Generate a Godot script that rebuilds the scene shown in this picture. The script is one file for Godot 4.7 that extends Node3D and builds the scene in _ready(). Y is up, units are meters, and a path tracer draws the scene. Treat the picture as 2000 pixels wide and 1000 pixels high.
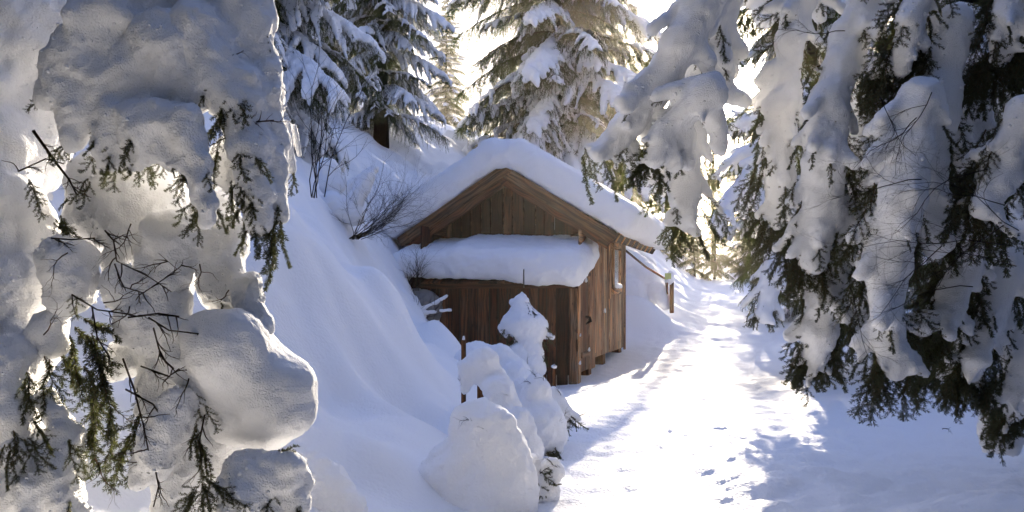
extends Node3D
# A snowed-in wooden hut on a forest path, low winter sun ahead.  Distances in metres; z below means metres ahead of the viewer.

const FOC := 1730.0
const HOR := 575.0
const EYE := 1.45
const SUN_DIR := Vector3(0.2514, 0.2514, -1.0)

var rng := RandomNumberGenerator.new()
var M := {}
var noise_a := FastNoiseLite.new()
var noise_b := FastNoiseLite.new()
var noise_c := FastNoiseLite.new()
var used := {}


# ------------------------------------------------------------------ snow as a field of blended capsules and rounded slabs
class Snow:
	var caps: Array = []
	var slabs: Array = []
	var lo := Vector3(1e9, 1e9, 1e9)
	var hi := Vector3(-1e9, -1e9, -1e9)

	func cap(a: Vector3, b: Vector3, ra: float, rb: float) -> void:
		caps.append([a, b, ra, rb])
		for p in [[a, ra], [b, rb]]:
			var r := Vector3.ONE * float(p[1])
			lo = lo.min(p[0] - r)
			hi = hi.max(p[0] + r)

	func slab(xf: Transform3D, half: Vector3, r: float) -> void:
		slabs.append([xf, half, r])
		for i in 8:
			var c: Vector3 = xf * (half * Vector3(1 if i & 1 else -1, 1 if i & 2 else -1, 1 if i & 4 else -1))
			lo = lo.min(c)
			hi = hi.max(c)

	func build(cell: float, k: float, amps: Array, noises: Array, warp := 0.0) -> ArrayMesh:
		var pad := k + cell * 2.5
		var o := lo - Vector3.ONE * pad
		var nx := int((hi.x - lo.x + 2.0 * pad) / cell) + 2
		var ny := int((hi.y - lo.y + 2.0 * pad) / cell) + 2
		var nz := int((hi.z - lo.z + 2.0 * pad) / cell) + 2
		var f := PackedFloat32Array()
		f.resize(nx * ny * nz)
		f.fill(100.0)
		var row := nx
		var sheet := nx * ny
		var qk := 0.25 / k
		for c in caps:
			var a: Vector3 = c[0]
			var b: Vector3 = c[1]
			var ra: float = c[2]
			var dr: float = c[3] - ra
			var ba := b - a
			var inv := 1.0 / maxf(ba.length_squared(), 1e-9)
			var rm: float = maxf(ra, c[3]) + pad - cell
			var l := ((a.min(b) - Vector3.ONE * rm - o) / cell).floor()
			var h := ((a.max(b) + Vector3.ONE * rm - o) / cell).ceil()
			for z in range(maxi(0, int(l.z)), mini(nz - 1, int(h.z)) + 1):
				for y in range(maxi(0, int(l.y)), mini(ny - 1, int(h.y)) + 1):
					var at := z * sheet + y * row
					var py := o.y + y * cell - a.y
					var pz := o.z + z * cell - a.z
					for x in range(maxi(0, int(l.x)), mini(nx - 1, int(h.x)) + 1):
						var pa := Vector3(o.x + x * cell - a.x, py, pz)
						var t := clampf(pa.dot(ba) * inv, 0.0, 1.0)
						var d := (pa - ba * t).length() - ra - dr * t
						var e := f[at + x]
						var g := k - absf(d - e)
						if g > 0.0:
							f[at + x] = minf(d, e) - g * g * qk
						elif d < e:
							f[at + x] = d
		for s in slabs:
			var xf: Transform3D = s[0]
			var to := xf.affine_inverse()
			var half: Vector3 = s[1]
			var r: float = s[2]
			var inner := half - Vector3.ONE * r
			for z in nz:
				for y in ny:
					var at := z * sheet + y * row
					for x in nx:
						var q: Vector3 = (to * (o + Vector3(x, y, z) * cell)).abs() - inner
						var d := q.max(Vector3.ZERO).length() + minf(maxf(q.x, maxf(q.y, q.z)), 0.0) - r
						var e := f[at + x]
						var g := k - absf(d - e)
						if g > 0.0:
							f[at + x] = minf(d, e) - g * g * qk
						elif d < e:
							f[at + x] = d
		# surface nets
		var verts := PackedVector3Array()
		var nrm := PackedVector3Array()
		var idx := PackedInt32Array()
		var made := PackedInt32Array()
		made.resize(f.size())
		made.fill(-1)
		var near := cell * 1.8
		for z in nz - 1:
			for y in ny - 1:
				for x in nx - 1:
					var i := z * sheet + y * row + x
					var f0 := f[i]
					if f0 > near or f0 < -near:
						continue
					var f1 := f[i + 1]
					var f2 := f[i + row]
					var f3 := f[i + row + 1]
					var f4 := f[i + sheet]
					var f5 := f[i + sheet + 1]
					var f6 := f[i + sheet + row]
					var f7 := f[i + sheet + row + 1]
					var mask := int(f0 < 0) + int(f1 < 0) + int(f2 < 0) + int(f3 < 0) + int(f4 < 0) + int(f5 < 0) + int(f6 < 0) + int(f7 < 0)
					if mask == 0 or mask == 8:
						continue
					var gr := Vector3(f1 + f3 + f5 + f7 - f0 - f2 - f4 - f6, f2 + f3 + f6 + f7 - f0 - f1 - f4 - f5, f4 + f5 + f6 + f7 - f0 - f1 - f2 - f3)
					var n := gr.normalized()
					var mean := (f0 + f1 + f2 + f3 + f4 + f5 + f6 + f7) * 0.125
					var slope := gr.length() * 0.25 / cell
					var v := Vector3(x + 0.5, y + 0.5, z + 0.5) * cell - n * clampf(mean / maxf(slope, 0.3), -0.7 * cell, 0.7 * cell)
					made[i] = verts.size()
					verts.append(o + v)
					nrm.append(n)
					if x > 0 and y > 0 and z > 0:
						var s0 := f0 < 0
						if s0 != (f1 < 0):
							_quad(idx, made[i - row - sheet], made[i - sheet], made[i], made[i - row], s0)
						if s0 != (f2 < 0):
							_quad(idx, made[i - 1 - sheet], made[i - 1], made[i], made[i - sheet], s0)
						if s0 != (f4 < 0):
							_quad(idx, made[i - 1 - row], made[i - row], made[i], made[i - 1], s0)
		for i in verts.size():
			var p := verts[i]
			var q := p
			if warp > 0.0:
				q = p * warp
			var d := 0.0
			for j in amps.size():
				d += noises[j].get_noise_3dv(q) * amps[j]
			verts[i] = p + nrm[i] * d
		var arr := []
		arr.resize(Mesh.ARRAY_MAX)
		arr[Mesh.ARRAY_VERTEX] = verts
		arr[Mesh.ARRAY_INDEX] = idx
		var st := SurfaceTool.new()
		st.create_from_arrays(arr)
		st.generate_normals()
		return st.commit()

	func _quad(idx: PackedInt32Array, a: int, b: int, c: int, d: int, flip: bool) -> void:
		if a < 0 or b < 0 or c < 0 or d < 0:
			return
		if flip:
			idx.append_array([a, c, b, a, d, c])
		else:
			idx.append_array([a, b, c, a, c, d])


# ------------------------------------------------------------------ small helpers
func P(px: float, py: float, z: float) -> Vector3:
	return Vector3((px - 1000.0) * z / FOC, EYE + (HOR - py) * z / FOC, -z)


func name_for(called: String) -> String:
	used[called] = used.get(called, 0) + 1
	return called if used[called] == 1 else "%s_%03d" % [called, used[called] - 1]


func thing(called: String, label: String, category: String, at := Vector3.ZERO, group := "") -> Node3D:
	var o := Node3D.new()
	o.name = name_for(called)
	add_child(o, true)
	o.position = at
	tag(o, label, category, group)
	return o


func tag(o: Node, label: String, category: String, group := "") -> void:
	o.set_meta("label", label)
	o.set_meta("category", category)
	if group:
		o.set_meta("group", group)


func part(called: String, mesh: Mesh, m: Material, parent: Node, xf := Transform3D()) -> MeshInstance3D:
	var o := MeshInstance3D.new()
	o.name = name_for(called) if parent == self else called
	o.mesh = mesh
	if m:
		o.material_override = m
	parent.add_child(o, true)
	o.transform = xf
	return o


func copies(called: String, mesh: Mesh, m: Material, parent: Node, where: Array, shade := 0.0) -> MultiMeshInstance3D:
	var mm := MultiMesh.new()
	mm.transform_format = MultiMesh.TRANSFORM_3D
	mm.mesh = mesh
	mm.instance_count = where.size()
	for i in where.size():
		mm.set_instance_transform(i, where[i])
	var o := MultiMeshInstance3D.new()
	o.name = called
	o.multimesh = mm
	if m:
		o.material_override = m
	parent.add_child(o, true)
	o.set_meta("kind", "stuff")
	return o


func soup(verts: PackedVector3Array, cols: PackedColorArray) -> ArrayMesh:
	var a := []
	a.resize(Mesh.ARRAY_MAX)
	a[Mesh.ARRAY_VERTEX] = verts
	if cols.size():
		a[Mesh.ARRAY_COLOR] = cols
	var me := ArrayMesh.new()
	me.add_surface_from_arrays(Mesh.PRIMITIVE_TRIANGLES, a)
	return me


func frame_of(dir: Vector3) -> Basis:
	var y := dir.normalized()
	var x := y.cross(Vector3(0.31, 0.17, 0.93)).normalized()
	if x.length() < 0.1:
		x = y.cross(Vector3.RIGHT).normalized()
	return Basis(x, y, x.cross(y))


func tube(st: SurfaceTool, pts: Array, radii: Array, sides := 6, vscale := 1.0) -> void:
	var n := pts.size()
	var run := 0.0
	var rings := []
	for i in n:
		var d: Vector3 = (pts[mini(i + 1, n - 1)] - pts[maxi(i - 1, 0)])
		var b := frame_of(d)
		if i > 0:
			run += (pts[i] - pts[i - 1]).length()
		var ring := []
		for s in sides + 1:
			var a := TAU * s / sides
			var off := b.x * cos(a) + b.z * sin(a)
			ring.append([pts[i] + off * radii[i], off, Vector2(float(s) / sides, run * vscale)])
		rings.append(ring)
	st.set_smooth_group(0)
	for i in n - 1:
		for s in sides:
			for q in [[i, s], [i + 1, s], [i + 1, s + 1], [i, s], [i + 1, s + 1], [i, s + 1]]:
				var v = rings[q[0]][q[1]]
				st.set_normal(v[1])
				st.set_uv(v[2])
				st.add_vertex(v[0])
	for e in [0, n - 1]:
		if radii[e] > 0.004:
			for s in sides:
				for q in [s, s + 1, -1] if e else [s + 1, s, -1]:
					st.set_normal(((pts[e] - pts[n - 2]) if e else (pts[0] - pts[1])).normalized())
					st.set_uv(Vector2(0.5, 0.5))
					st.add_vertex(pts[e] if q < 0 else rings[e][q][0])


func new_st() -> SurfaceTool:
	var st := SurfaceTool.new()
	st.begin(Mesh.PRIMITIVE_TRIANGLES)
	return st


func tube_mesh(pts: Array, radii: Array, sides := 6) -> ArrayMesh:
	var st := new_st()
	tube(st, pts, radii, sides)
	return st.commit()


func board(st: SurfaceTool, xf: Transform3D, size: Vector3, ch := 0.006, off := Vector2.ZERO, uvs := Vector2(1.0, 0.34)) -> void:
	# a chamfered board; its long axis carries the grain
	var h := size * 0.5
	var long := 0 if size.x >= size.y and size.x >= size.z else (1 if size.y >= size.z else 2)
	ch = minf(ch, minf(h.x, minf(h.y, h.z)) * 0.8)
	var faces := []
	for ax in 3:
		for s in [-1.0, 1.0]:
			var u := (ax + 1) % 3
			var w := (ax + 2) % 3
			var q := []
			for c in [[-1, -1], [1, -1], [1, 1], [-1, 1]]:
				var p := Vector3.ZERO
				p[ax] = h[ax] * s
				p[u] = (h[u] - ch) * c[0]
				p[w] = (h[w] - ch) * c[1]
				q.append(p)
			var n := Vector3.ZERO
			n[ax] = s
			faces.append([q, n])
	for ax in 3:
		var u := (ax + 1) % 3
		var w := (ax + 2) % 3
		for su in [-1.0, 1.0]:
			for sw in [-1.0, 1.0]:
				var q := []
				for c in [[-1, 0], [1, 0], [1, 1], [-1, 1]]:
					var p := Vector3.ZERO
					p[ax] = (h[ax] - ch) * c[0]
					p[u] = (h[u] - (ch if c[1] else 0.0)) * su
					p[w] = (h[w] - (0.0 if c[1] else ch)) * sw
					q.append(p)
				var n := Vector3.ZERO
				n[u] = su
				n[w] = sw
				faces.append([q, n.normalized()])
	for c in 8:
		var s := Vector3(1 if c & 1 else -1, 1 if c & 2 else -1, 1 if c & 4 else -1)
		var q := [Vector3(h.x, h.y - ch, h.z - ch) * s, Vector3(h.x - ch, h.y, h.z - ch) * s, Vector3(h.x - ch, h.y - ch, h.z) * s]
		faces.append([q, s.normalized()])
	for fc in faces:
		var q: Array = fc[0]
		var n: Vector3 = fc[1]
		if (q[1] - q[0]).cross(q[2] - q[0]).dot(n) > 0.0:
			q.reverse()
		for k in q.size() - 2:
			for i in [0, k + 1, k + 2]:
				var p: Vector3 = q[i]
				var across := p.x + p.y + p.z - p[long]
				st.set_normal(xf.basis * n)
				st.set_uv(Vector2(across * uvs.x, p[long] * uvs.y) + off)
				st.add_vertex(xf * p)


func board_mesh(size: Vector3, ch := 0.006, seeded := -1) -> ArrayMesh:
	var st := new_st()
	var r := RandomNumberGenerator.new()
	r.seed = seeded if seeded >= 0 else rng.randi()
	board(st, Transform3D(), size, ch, Vector2(r.randf(), r.randf()))
	return st.commit()


# needles along a twig, as thin kites
func needles(v: PackedVector3Array, c: PackedColorArray, a: Vector3, b: Vector3, count: int, length: float, width: float, r: RandomNumberGenerator, dark := Color(0.036, 0.052, 0.018), light := Color(0.085, 0.105, 0.030)) -> void:
	var fr := frame_of(b - a)
	var y := fr.y
	for i in count:
		var t := (i + r.randf()) / count
		var ang := r.randf() * TAU
		var out := fr.x * cos(ang) + fr.z * sin(ang)
		var p := a.lerp(b, t)
		var d := (out + y * r.randf_range(0.55, 1.1)).normalized()
		var l := length * r.randf_range(0.75, 1.1) * (1.0 if t < 0.85 else 0.8)
		var w := d.cross(Vector3(r.randf() - 0.5, r.randf() - 0.5, r.randf() - 0.5)).normalized() * width * 0.5
		var m := p + d * l * 0.45
		v.append_array([p, m - w, p + d * l, p, p + d * l, m + w])
		var g := r.randf()
		var col := dark.lerp(light, g)
		for k in 6:
			c.append(col)


func stick(v: PackedVector3Array, c: PackedColorArray, a: Vector3, b: Vector3, ra: float, rb: float, col := Color(0.07, 0.045, 0.028)) -> void:
	var fr := frame_of(b - a)
	for s in 3:
		var o0 := fr.x * cos(TAU * s / 3) + fr.z * sin(TAU * s / 3)
		var o1 := fr.x * cos(TAU * (s + 1) / 3) + fr.z * sin(TAU * (s + 1) / 3)
		v.append_array([a + o0 * ra, b + o0 * rb, b + o1 * rb, a + o0 * ra, b + o1 * rb, a + o1 * ra])
		for k in 6:
			c.append(col)


func twiggy(st: SurfaceTool, a: Vector3, dir: Vector3, length: float, r: float, depth: int, g: RandomNumberGenerator, bend := 0.35, lift := 0.0) -> void:
	# a bare, crooked twig with side twigs
	var pts := [a]
	var radii := [r]
	var d := dir.normalized()
	var n := 7
	for i in n:
		d = (d + Vector3(g.randf_range(-bend, bend), g.randf_range(-bend, bend) + lift, g.randf_range(-bend, bend))).normalized()
		pts.append(pts[-1] + d * length / n)
		radii.append(r * (1.0 - 0.7 * (i + 1) / n))
		if depth > 0 and (i > 0 or g.randf() < 0.4):
			var side := (d + Vector3(g.randf_range(-1, 1), g.randf_range(-0.7, 0.7), g.randf_range(-1, 1)) * 0.9).normalized()
			twiggy(st, pts[-1], side, length * g.randf_range(0.3, 0.55), radii[-1] * 0.7, depth - 1, g, bend, lift)
	tube(st, pts, radii, 4)


func table(points: Array, x: float) -> float:
	if x <= points[0][0]:
		return points[0][1]
	for i in range(1, points.size()):
		if x <= points[i][0]:
			var p0 = points[maxi(i - 2, 0)]
			var p1 = points[i - 1]
			var p2 = points[i]
			var p3 = points[mini(i + 1, points.size() - 1)]
			var w: float = p2[0] - p1[0]
			var t: float = (x - p1[0]) / w
			var m1: float = (p2[1] - p0[1]) / maxf(p2[0] - p0[0], 0.01) * w
			var m2: float = (p3[1] - p1[1]) / maxf(p3[0] - p1[0], 0.01) * w
			var t2 := t * t
			var t3 := t2 * t
			return (2 * t3 - 3 * t2 + 1) * p1[1] + (t3 - 2 * t2 + t) * m1 + (-2 * t3 + 3 * t2) * p2[1] + (t3 - t2) * m2
	return points[-1][1]


# ------------------------------------------------------------------ the lie of the land
const EDGE := [[-20, -0.5], [0, -0.4], [6, 0.1], [10, 0.5], [14.5, 0.95], [18, 1.9], [20, 2.7], [22, 3.6], [24, 4.4], [27, 5.8], [33, 7.5], [45, 10.0], [120, 26.0], [600, 100.0]]
const BANK := [[-1, 0], [0, 0], [0.5, 0.06], [1, 0.28], [2, 1.0], [3, 2.05], [4, 3.15], [5, 4.0], [7, 5.0], [12, 6.6], [25, 10.0], [80, 26.0], [300, 60.0]]
const RISE := [[-100, 0], [0, 0], [14, 0.0], [18, 0.12], [24, 0.7], [32, 1.55], [42, 2.4], [60, 3.2], [100, 5.0], [250, 12.0], [700, 40.0]]
const RIGHT := [[0, 0], [3.0, 0.02], [4, 0.1], [6, 0.5], [10, 1.2], [30, 4.0], [200, 30.0]]
# x, z, radius, height
const MOUNDS := [
	[-1.55, 11.2, 1.1, 0.35], [-2.05, 8.8, 0.85, 0.75], [-1.4, 9.6, 0.45, 0.6], [-1.15, 8.2, 0.4, -0.3], [-0.75, 8.3, 0.28, -0.18], [-1.0, 12.6, 0.45, 0.3], [-1.75, 11.7, 0.85, -0.55], [-1.5, 7.2, 0.4, -0.3], [-0.75, 7.0, 0.6, 0.18], [-1.3, 13.2, 0.7, -0.15], [-0.9, 9.3, 0.6, -0.12], [-2.3, 13.0, 0.8, 0.3],
	[-0.5, 14.6, 1.0, -0.5], [-1.2, 15.2, 0.9, -0.35], [-2.4, 16.4, 0.8, -0.1], [3.0, 5.0, 0.8, 0.28], [2.3, 6.9, 0.5, 0.09], [3.3, 22.6, 0.75, 0.75], [3.9, 24.5, 1.0, 0.6],
	[-3.3, 17.5, 1.2, 0.35], [-5.2, 19.0, 1.5, 0.5], [-3.6, 22.0, 1.3, 0.4], [-1.0, 6.1, 0.35, 0.16], [-0.35, 8.6, 0.5, 0.12], [-0.2, 11.4, 0.5, 0.1],
	[-1.9, 5.2, 0.5, 0.2], [-3.0, 10.5, 0.9, 0.25], [-2.7, 11.9, 0.5, 0.15], [-1.35, 9.9, 0.45, 0.14], [-0.5, 13.4, 0.5, 0.15],
]


func ground(x: float, z: float) -> float:
	var u := table(EDGE, z) - x
	var y := table(RISE, z)
	if u > 0.0:
		var b := table(BANK, u)
		if z < 5.0:
			b *= smoothstep(-3.0, 5.0, z) * 0.7 + 0.3
		y += b
	elif u < -3.0:
		y += table(RIGHT, -u)
	for m in MOUNDS:
		var q: float = ((x - m[0]) * (x - m[0]) + (z - m[1]) * (z - m[1])) / (m[2] * m[2])
		if q < 6.0:
			y += m[3] * exp(-q)
	return y


func rough(x: float, z: float, u: float) -> float:
	var w := smoothstep(0.3, 2.5, u)
	var y := noise_a.get_noise_2d(x * 0.8, z * 0.8) * (0.035 + 0.26 * w)
	y += noise_b.get_noise_2d(x * 0.25, z * 0.25) * (0.02 + 0.04 * w)
	var n := noise_a.get_noise_2d(x * 0.62 + noise_a.get_noise_2d(z * 0.5, x * 0.5) * 0.8 + 17.0, z * 0.62 + 5.0)
	y += w * 0.22 * (sqrt(n * n + 0.003) - 0.18) * smoothstep(60.0, 20.0, z)
	if u < 0.6:
		y += noise_b.get_noise_2d(x * 1.0, z * 0.9) * 0.016 * smoothstep(0.6, -0.4, u)
		y += (absf(noise_c.get_noise_2d(x * 0.4, z * 0.4)) * 0.03 + noise_b.get_noise_2d(x * 0.5 + 40.0, z * 0.5) * 0.045) * smoothstep(0.2, 1.2, x - 0.1 * z) * smoothstep(13.0, 6.0, z)
	return y


# ------------------------------------------------------------------ materials
func fast_noise(freq: float, octaves: int, seeded: int, type := FastNoiseLite.TYPE_SIMPLEX_SMOOTH) -> FastNoiseLite:
	var n := FastNoiseLite.new()
	n.noise_type = type
	n.frequency = freq
	n.seed = seeded
	n.fractal_type = FastNoiseLite.FRACTAL_FBM if octaves > 1 else FastNoiseLite.FRACTAL_NONE
	n.fractal_octaves = octaves
	return n


func noise_texture(n: FastNoiseLite, side: int) -> NoiseTexture2D:
	var t := NoiseTexture2D.new()
	t.width = side
	t.height = side
	t.seamless = true
	t.generate_mipmaps = false
	t.noise = n
	return t


func snow_material(called: String, grain: float, relief: float, sss := 0.0) -> StandardMaterial3D:
	var m := StandardMaterial3D.new()
	m.resource_name = called
	m.albedo_color = Color(0.87, 0.875, 0.89).linear_to_srgb()
	m.roughness = 0.75
	m.metallic_specular = 0.35
	m.uv1_triplanar = true
	m.uv1_world_triplanar = true
	m.uv1_scale = Vector3.ONE * grain
	m.heightmap_enabled = true
	m.heightmap_scale = relief
	m.heightmap_texture = M.snow_grain
	if sss > 0.0:
		m.subsurf_scatter_enabled = true
		m.subsurf_scatter_strength = sss
	return m


func wood_material(called: String, tint: Color) -> StandardMaterial3D:
	var m := StandardMaterial3D.new()
	m.resource_name = called
	m.albedo_color = tint
	m.albedo_texture = M.wood_grain
	m.roughness = 0.85
	m.metallic_specular = 0.3
	m.heightmap_enabled = true
	m.heightmap_scale = 0.2
	m.heightmap_texture = M.wood_relief
	return m


func plain_material(called: String, col: Color, rough_ := 0.8) -> StandardMaterial3D:
	var m := StandardMaterial3D.new()
	m.resource_name = called
	m.albedo_color = col.linear_to_srgb()
	m.roughness = rough_
	return m


func make_materials() -> void:
	M.snow_grain = noise_texture(fast_noise(0.035, 4, 5), 512)
	# weathered board: long streaks along v, a few knots, grey wear
	var w := 512
	var h := 1024
	var fine := fast_noise(1.0, 3, 21)
	var wide := fast_noise(1.0, 2, 22)
	var im := Image.create(w, h, false, Image.FORMAT_RGB8)
	var hm := Image.create(w, h, false, Image.FORMAT_L8)
	var knots := []
	var kr := RandomNumberGenerator.new()
	kr.seed = 77
	for i in 16:
		knots.append(Vector3(kr.randf() * w, kr.randf() * h, kr.randf_range(4, 8)))
	for y in h:
		for x in w:
			var bend := wide.get_noise_2d(x * 0.006, y * 0.004) * 16.0
			for kn in knots:
				var dx: float = x - kn.x
				if dx > 26.0 or dx < -26.0:
					continue
				var dy: float = (y - kn.y) * 0.42
				if dy > 26.0 or dy < -26.0:
					continue
				bend += dx * 0.8 * exp(-(dx * dx + dy * dy) / (kn.z * kn.z * 3.0))
			var s := fine.get_noise_2d((x + bend) * 0.16, y * 0.0045)
			var s2 := fine.get_noise_2d((x + bend) * 0.035 + 90.0, y * 0.002 + 40.0)
			var wear := wide.get_noise_2d(x * 0.012 + 300.0, y * 0.006)
			var v := 0.76 + 0.44 * s + 0.6 * s2
			var kd := 1.0
			for kn in knots:
				var q: float = Vector2(x - kn.x, (y - kn.y) * 0.7).length() / kn.z
				if q < 1.2:
					kd = minf(kd, 0.45 + 0.45 * clampf(q, 0, 1.2) / 1.2)
			v = clampf(v, 0.16, 1.0) * kd
			var g := clampf(0.5 + wear * 0.9, 0.0, 1.0)
			var col := Color(0.88, 0.70, 0.55).lerp(Color(0.78, 0.73, 0.68), g)
			im.set_pixel(x, y, Color(col.r * v, col.g * v, col.b * v))
			hm.set_pixel(x, y, Color(v, v, v))
	M.wood_grain = ImageTexture.create_from_image(im)
	M.wood_relief = ImageTexture.create_from_image(hm)
	M.snow_ground = snow_material("snow_ground", 1.3, 0.7)
	M.snow = snow_material("snow", 2.6, 0.6)
	M.snow_near = snow_material("snow_near", 7.0, 0.32, 0.0)
	M.snow_far = snow_material("snow_far", 1.0, 2.0)
	M.board_shaded = [wood_material("board_shaded", Color(0.44, 0.32, 0.28)), wood_material("board_shaded", Color(0.30, 0.225, 0.215)), wood_material("board_shaded", Color(0.56, 0.42, 0.36)), wood_material("board_shaded", Color(0.42, 0.28, 0.23))]  # random board tones darkened for the shaded front, slightly reddened for the lens flare
	M.board_lit = [wood_material("board_lit", Color(1.0, 0.88, 0.76)), wood_material("board_lit", Color(0.82, 0.71, 0.62)), wood_material("board_lit", Color(1.0, 0.94, 0.84)), wood_material("board_lit", Color(0.70, 0.62, 0.56))]  # same boards in lighter tints, for the side wall that catches more light
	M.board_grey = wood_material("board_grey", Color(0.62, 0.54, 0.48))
	M.post = wood_material("post", Color(0.62, 0.46, 0.33))
	M.iron = plain_material("iron", Color(0.02, 0.018, 0.016), 0.5)
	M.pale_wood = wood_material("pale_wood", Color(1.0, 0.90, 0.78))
	M.bark = wood_material("bark", Color(0.26, 0.25, 0.25))
	M.bark.uv1_scale = Vector3(1.0, 0.4, 1)
	M.bark.heightmap_scale = 1.2
	M.twig = plain_material("twig", Color(0.12, 0.066, 0.036), 0.75)
	M.twig_dark = plain_material("twig_dark", Color(0.045, 0.030, 0.026), 0.8)
	var n := StandardMaterial3D.new()
	n.resource_name = "needles"
	n.vertex_color_use_as_albedo = true
	n.roughness = 0.6
	n.metallic_specular = 0.4
	n.backlight_enabled = true
	n.backlight = Color(0.9, 1.0, 0.35).linear_to_srgb()
	M.needles = n
	var gl := StandardMaterial3D.new()
	gl.resource_name = "glass"
	gl.transparency = BaseMaterial3D.TRANSPARENCY_ALPHA
	gl.albedo_color = Color(0.8, 0.85, 0.9, 0.12)
	gl.roughness = 0.05
	M.glass = gl
	M.curtain = plain_material("curtain", Color(0.75, 0.74, 0.74), 0.9)
	M.dark = plain_material("dark", Color(0.02, 0.018, 0.016), 0.9)  # near-black for the sheets that stand in for shade in board gaps
	M.sign = plain_material("sign", Color(0.42, 0.5, 0.14), 0.6)
	M.stone = plain_material("stone", Color(0.22, 0.21, 0.20), 0.9)


func make_sky() -> void:
	var env := Environment.new()
	env.background_mode = Environment.BG_SKY
	var w := 1024
	var h := 512
	var data := PackedFloat32Array()
	data.resize(w * h * 4)
	var sun := SUN_DIR.normalized()
	var i := 0
	for y in h:
		var el := PI * 0.5 - PI * (y + 0.5) / h
		var up := sin(el)
		var ce := cos(el)
		var t := pow(1.0 - clampf(up, 0.0, 1.0), 2.6)
		var base := Color(0.040, 0.072, 0.178).lerp(Color(0.088, 0.114, 0.175), t)
		for x in w:
			var az := TAU * (x + 0.5) / w
			var d := Vector3(sin(az) * ce, up, -cos(az) * ce)
			var ang := acos(clampf(d.dot(sun), -1.0, 1.0))
			var halo := 2.2 * exp(-ang / 0.09) + 45.0 * exp(-pow(ang / 0.021, 2.0))
			var wide := 0.5 * exp(-ang / 0.45)
			data[i] = base.r + halo + wide
			data[i + 1] = base.g + halo * 0.93 + wide * 0.97
			data[i + 2] = base.b + halo * 0.80 + wide * 0.94
			data[i + 3] = 1.0
			i += 4
	var im := Image.create_from_data(w, h, false, Image.FORMAT_RGBAF, data.to_byte_array())
	var sky_mat := PanoramaSkyMaterial.new()
	sky_mat.panorama = ImageTexture.create_from_image(im)
	env.sky = Sky.new()
	env.sky.sky_material = sky_mat
	env.tonemap_mode = Environment.TONE_MAPPER_LINEAR
	env.tonemap_exposure = 4.6
	env.sdfgi_enabled = true
	env.ssao_enabled = true
	env.ssil_enabled = true
	var we := WorldEnvironment.new()
	we.name = "environment"
	we.environment = env
	add_child(we)
	env.volumetric_fog_enabled = true
	env.volumetric_fog_density = 0.00045
	env.volumetric_fog_anisotropy = 0.82
	env.volumetric_fog_albedo = Color(1.0, 0.96, 0.9)
	var s := DirectionalLight3D.new()
	s.name = "sun"
	s.light_energy = 1.6
	s.light_color = Color(1.0, 0.86, 0.66).linear_to_srgb()
	s.light_angular_distance = 0.5
	s.shadow_enabled = true
	add_child(s)
	s.look_at_from_position(Vector3.ZERO, -SUN_DIR)


func make_ground() -> void:
	var xs := PackedFloat32Array()
	var zs := PackedFloat32Array()
	var x := -6.0
	while x < 6.5:
		xs.append(x)
		x += 0.05
	var st := 0.06
	while x < 420.0:
		xs.append(x)
		x += st
		st *= 1.12
	x = -6.05
	st = 0.06
	var left := PackedFloat32Array()
	while x > -420.0:
		left.append(x)
		x -= st
		st *= 1.12
	left.reverse()
	left.append_array(xs)
	xs = left
	var z := 3.0
	st = 0.045
	while z < 700.0:
		zs.append(z)
		z += st
		st = maxf(0.045, (z - 10.0) * 0.009) if z < 40.0 else st * 1.1
	var near := PackedFloat32Array()
	z = 2.9
	st = 0.1
	while z > -120.0:
		near.append(z)
		z -= st
		st *= 1.18
	near.reverse()
	near.append_array(zs)
	zs = near
	var nx := xs.size()
	var nz := zs.size()
	var v := PackedVector3Array()
	var ix := PackedInt32Array()
	v.resize(nx * nz)
	for j in nz:
		var zz := zs[j]
		var e := table(EDGE, zz)
		var rise := table(RISE, zz)
		for i in nx:
			var xx := xs[i]
			v[j * nx + i] = Vector3(xx, ground(xx, zz) + rough(xx, zz, e - xx), -zz)
	# footprints and scuffs trodden into the path
	var r := RandomNumberGenerator.new()
	r.seed = 11
	var prints := []
	for i in 60:
		var zz := 5.6 + i * 0.24
		var xx := table(EDGE, zz) + 1.75 + sin(zz * 0.7) * 0.2 + (0.13 if i % 2 else -0.13) + r.randf_range(-0.12, 0.12)
		prints.append([xx, zz, r.randf_range(0.07, 0.11), r.randf_range(0.001, 0.007)])
	for i in 60:
		var zz := 5.5 + pow(r.randf(), 1.6) * 10.0
		prints.append([table(EDGE, zz) + r.randf_range(0.6, 3.4), zz, r.randf_range(0.05, 0.11), r.randf_range(-0.01, 0.014)])
	for pr in prints:
		var i0 := xs.bsearch(pr[0] - 0.4)
		var j0 := zs.bsearch(pr[1] - 0.4)
		for j in range(j0, mini(nz, j0 + 22)):
			for i in range(i0, mini(nx, i0 + 18)):
				var q: float = (pow(xs[i] - pr[0], 2) + pow((zs[j] - pr[1]) * 0.7, 2)) / (pr[2] * pr[2])
				if q < 6.0:
					v[j * nx + i].y -= pr[3] * (exp(-q * q * 0.5) * 1.3 - 0.45 * exp(-q * 0.5))
	for j in nz - 1:
		for i in nx - 1:
			var a := j * nx + i
			ix.append_array([a, a + nx, a + nx + 1, a, a + nx + 1, a + 1])
	var arr := []
	arr.resize(Mesh.ARRAY_MAX)
	arr[Mesh.ARRAY_VERTEX] = v
	arr[Mesh.ARRAY_INDEX] = ix
	var s := SurfaceTool.new()
	s.create_from_arrays(arr)
	s.generate_normals()
	var o := part("snow_ground", s.commit(), M.snow_ground, self)
	o.set_meta("kind", "structure")


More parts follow.
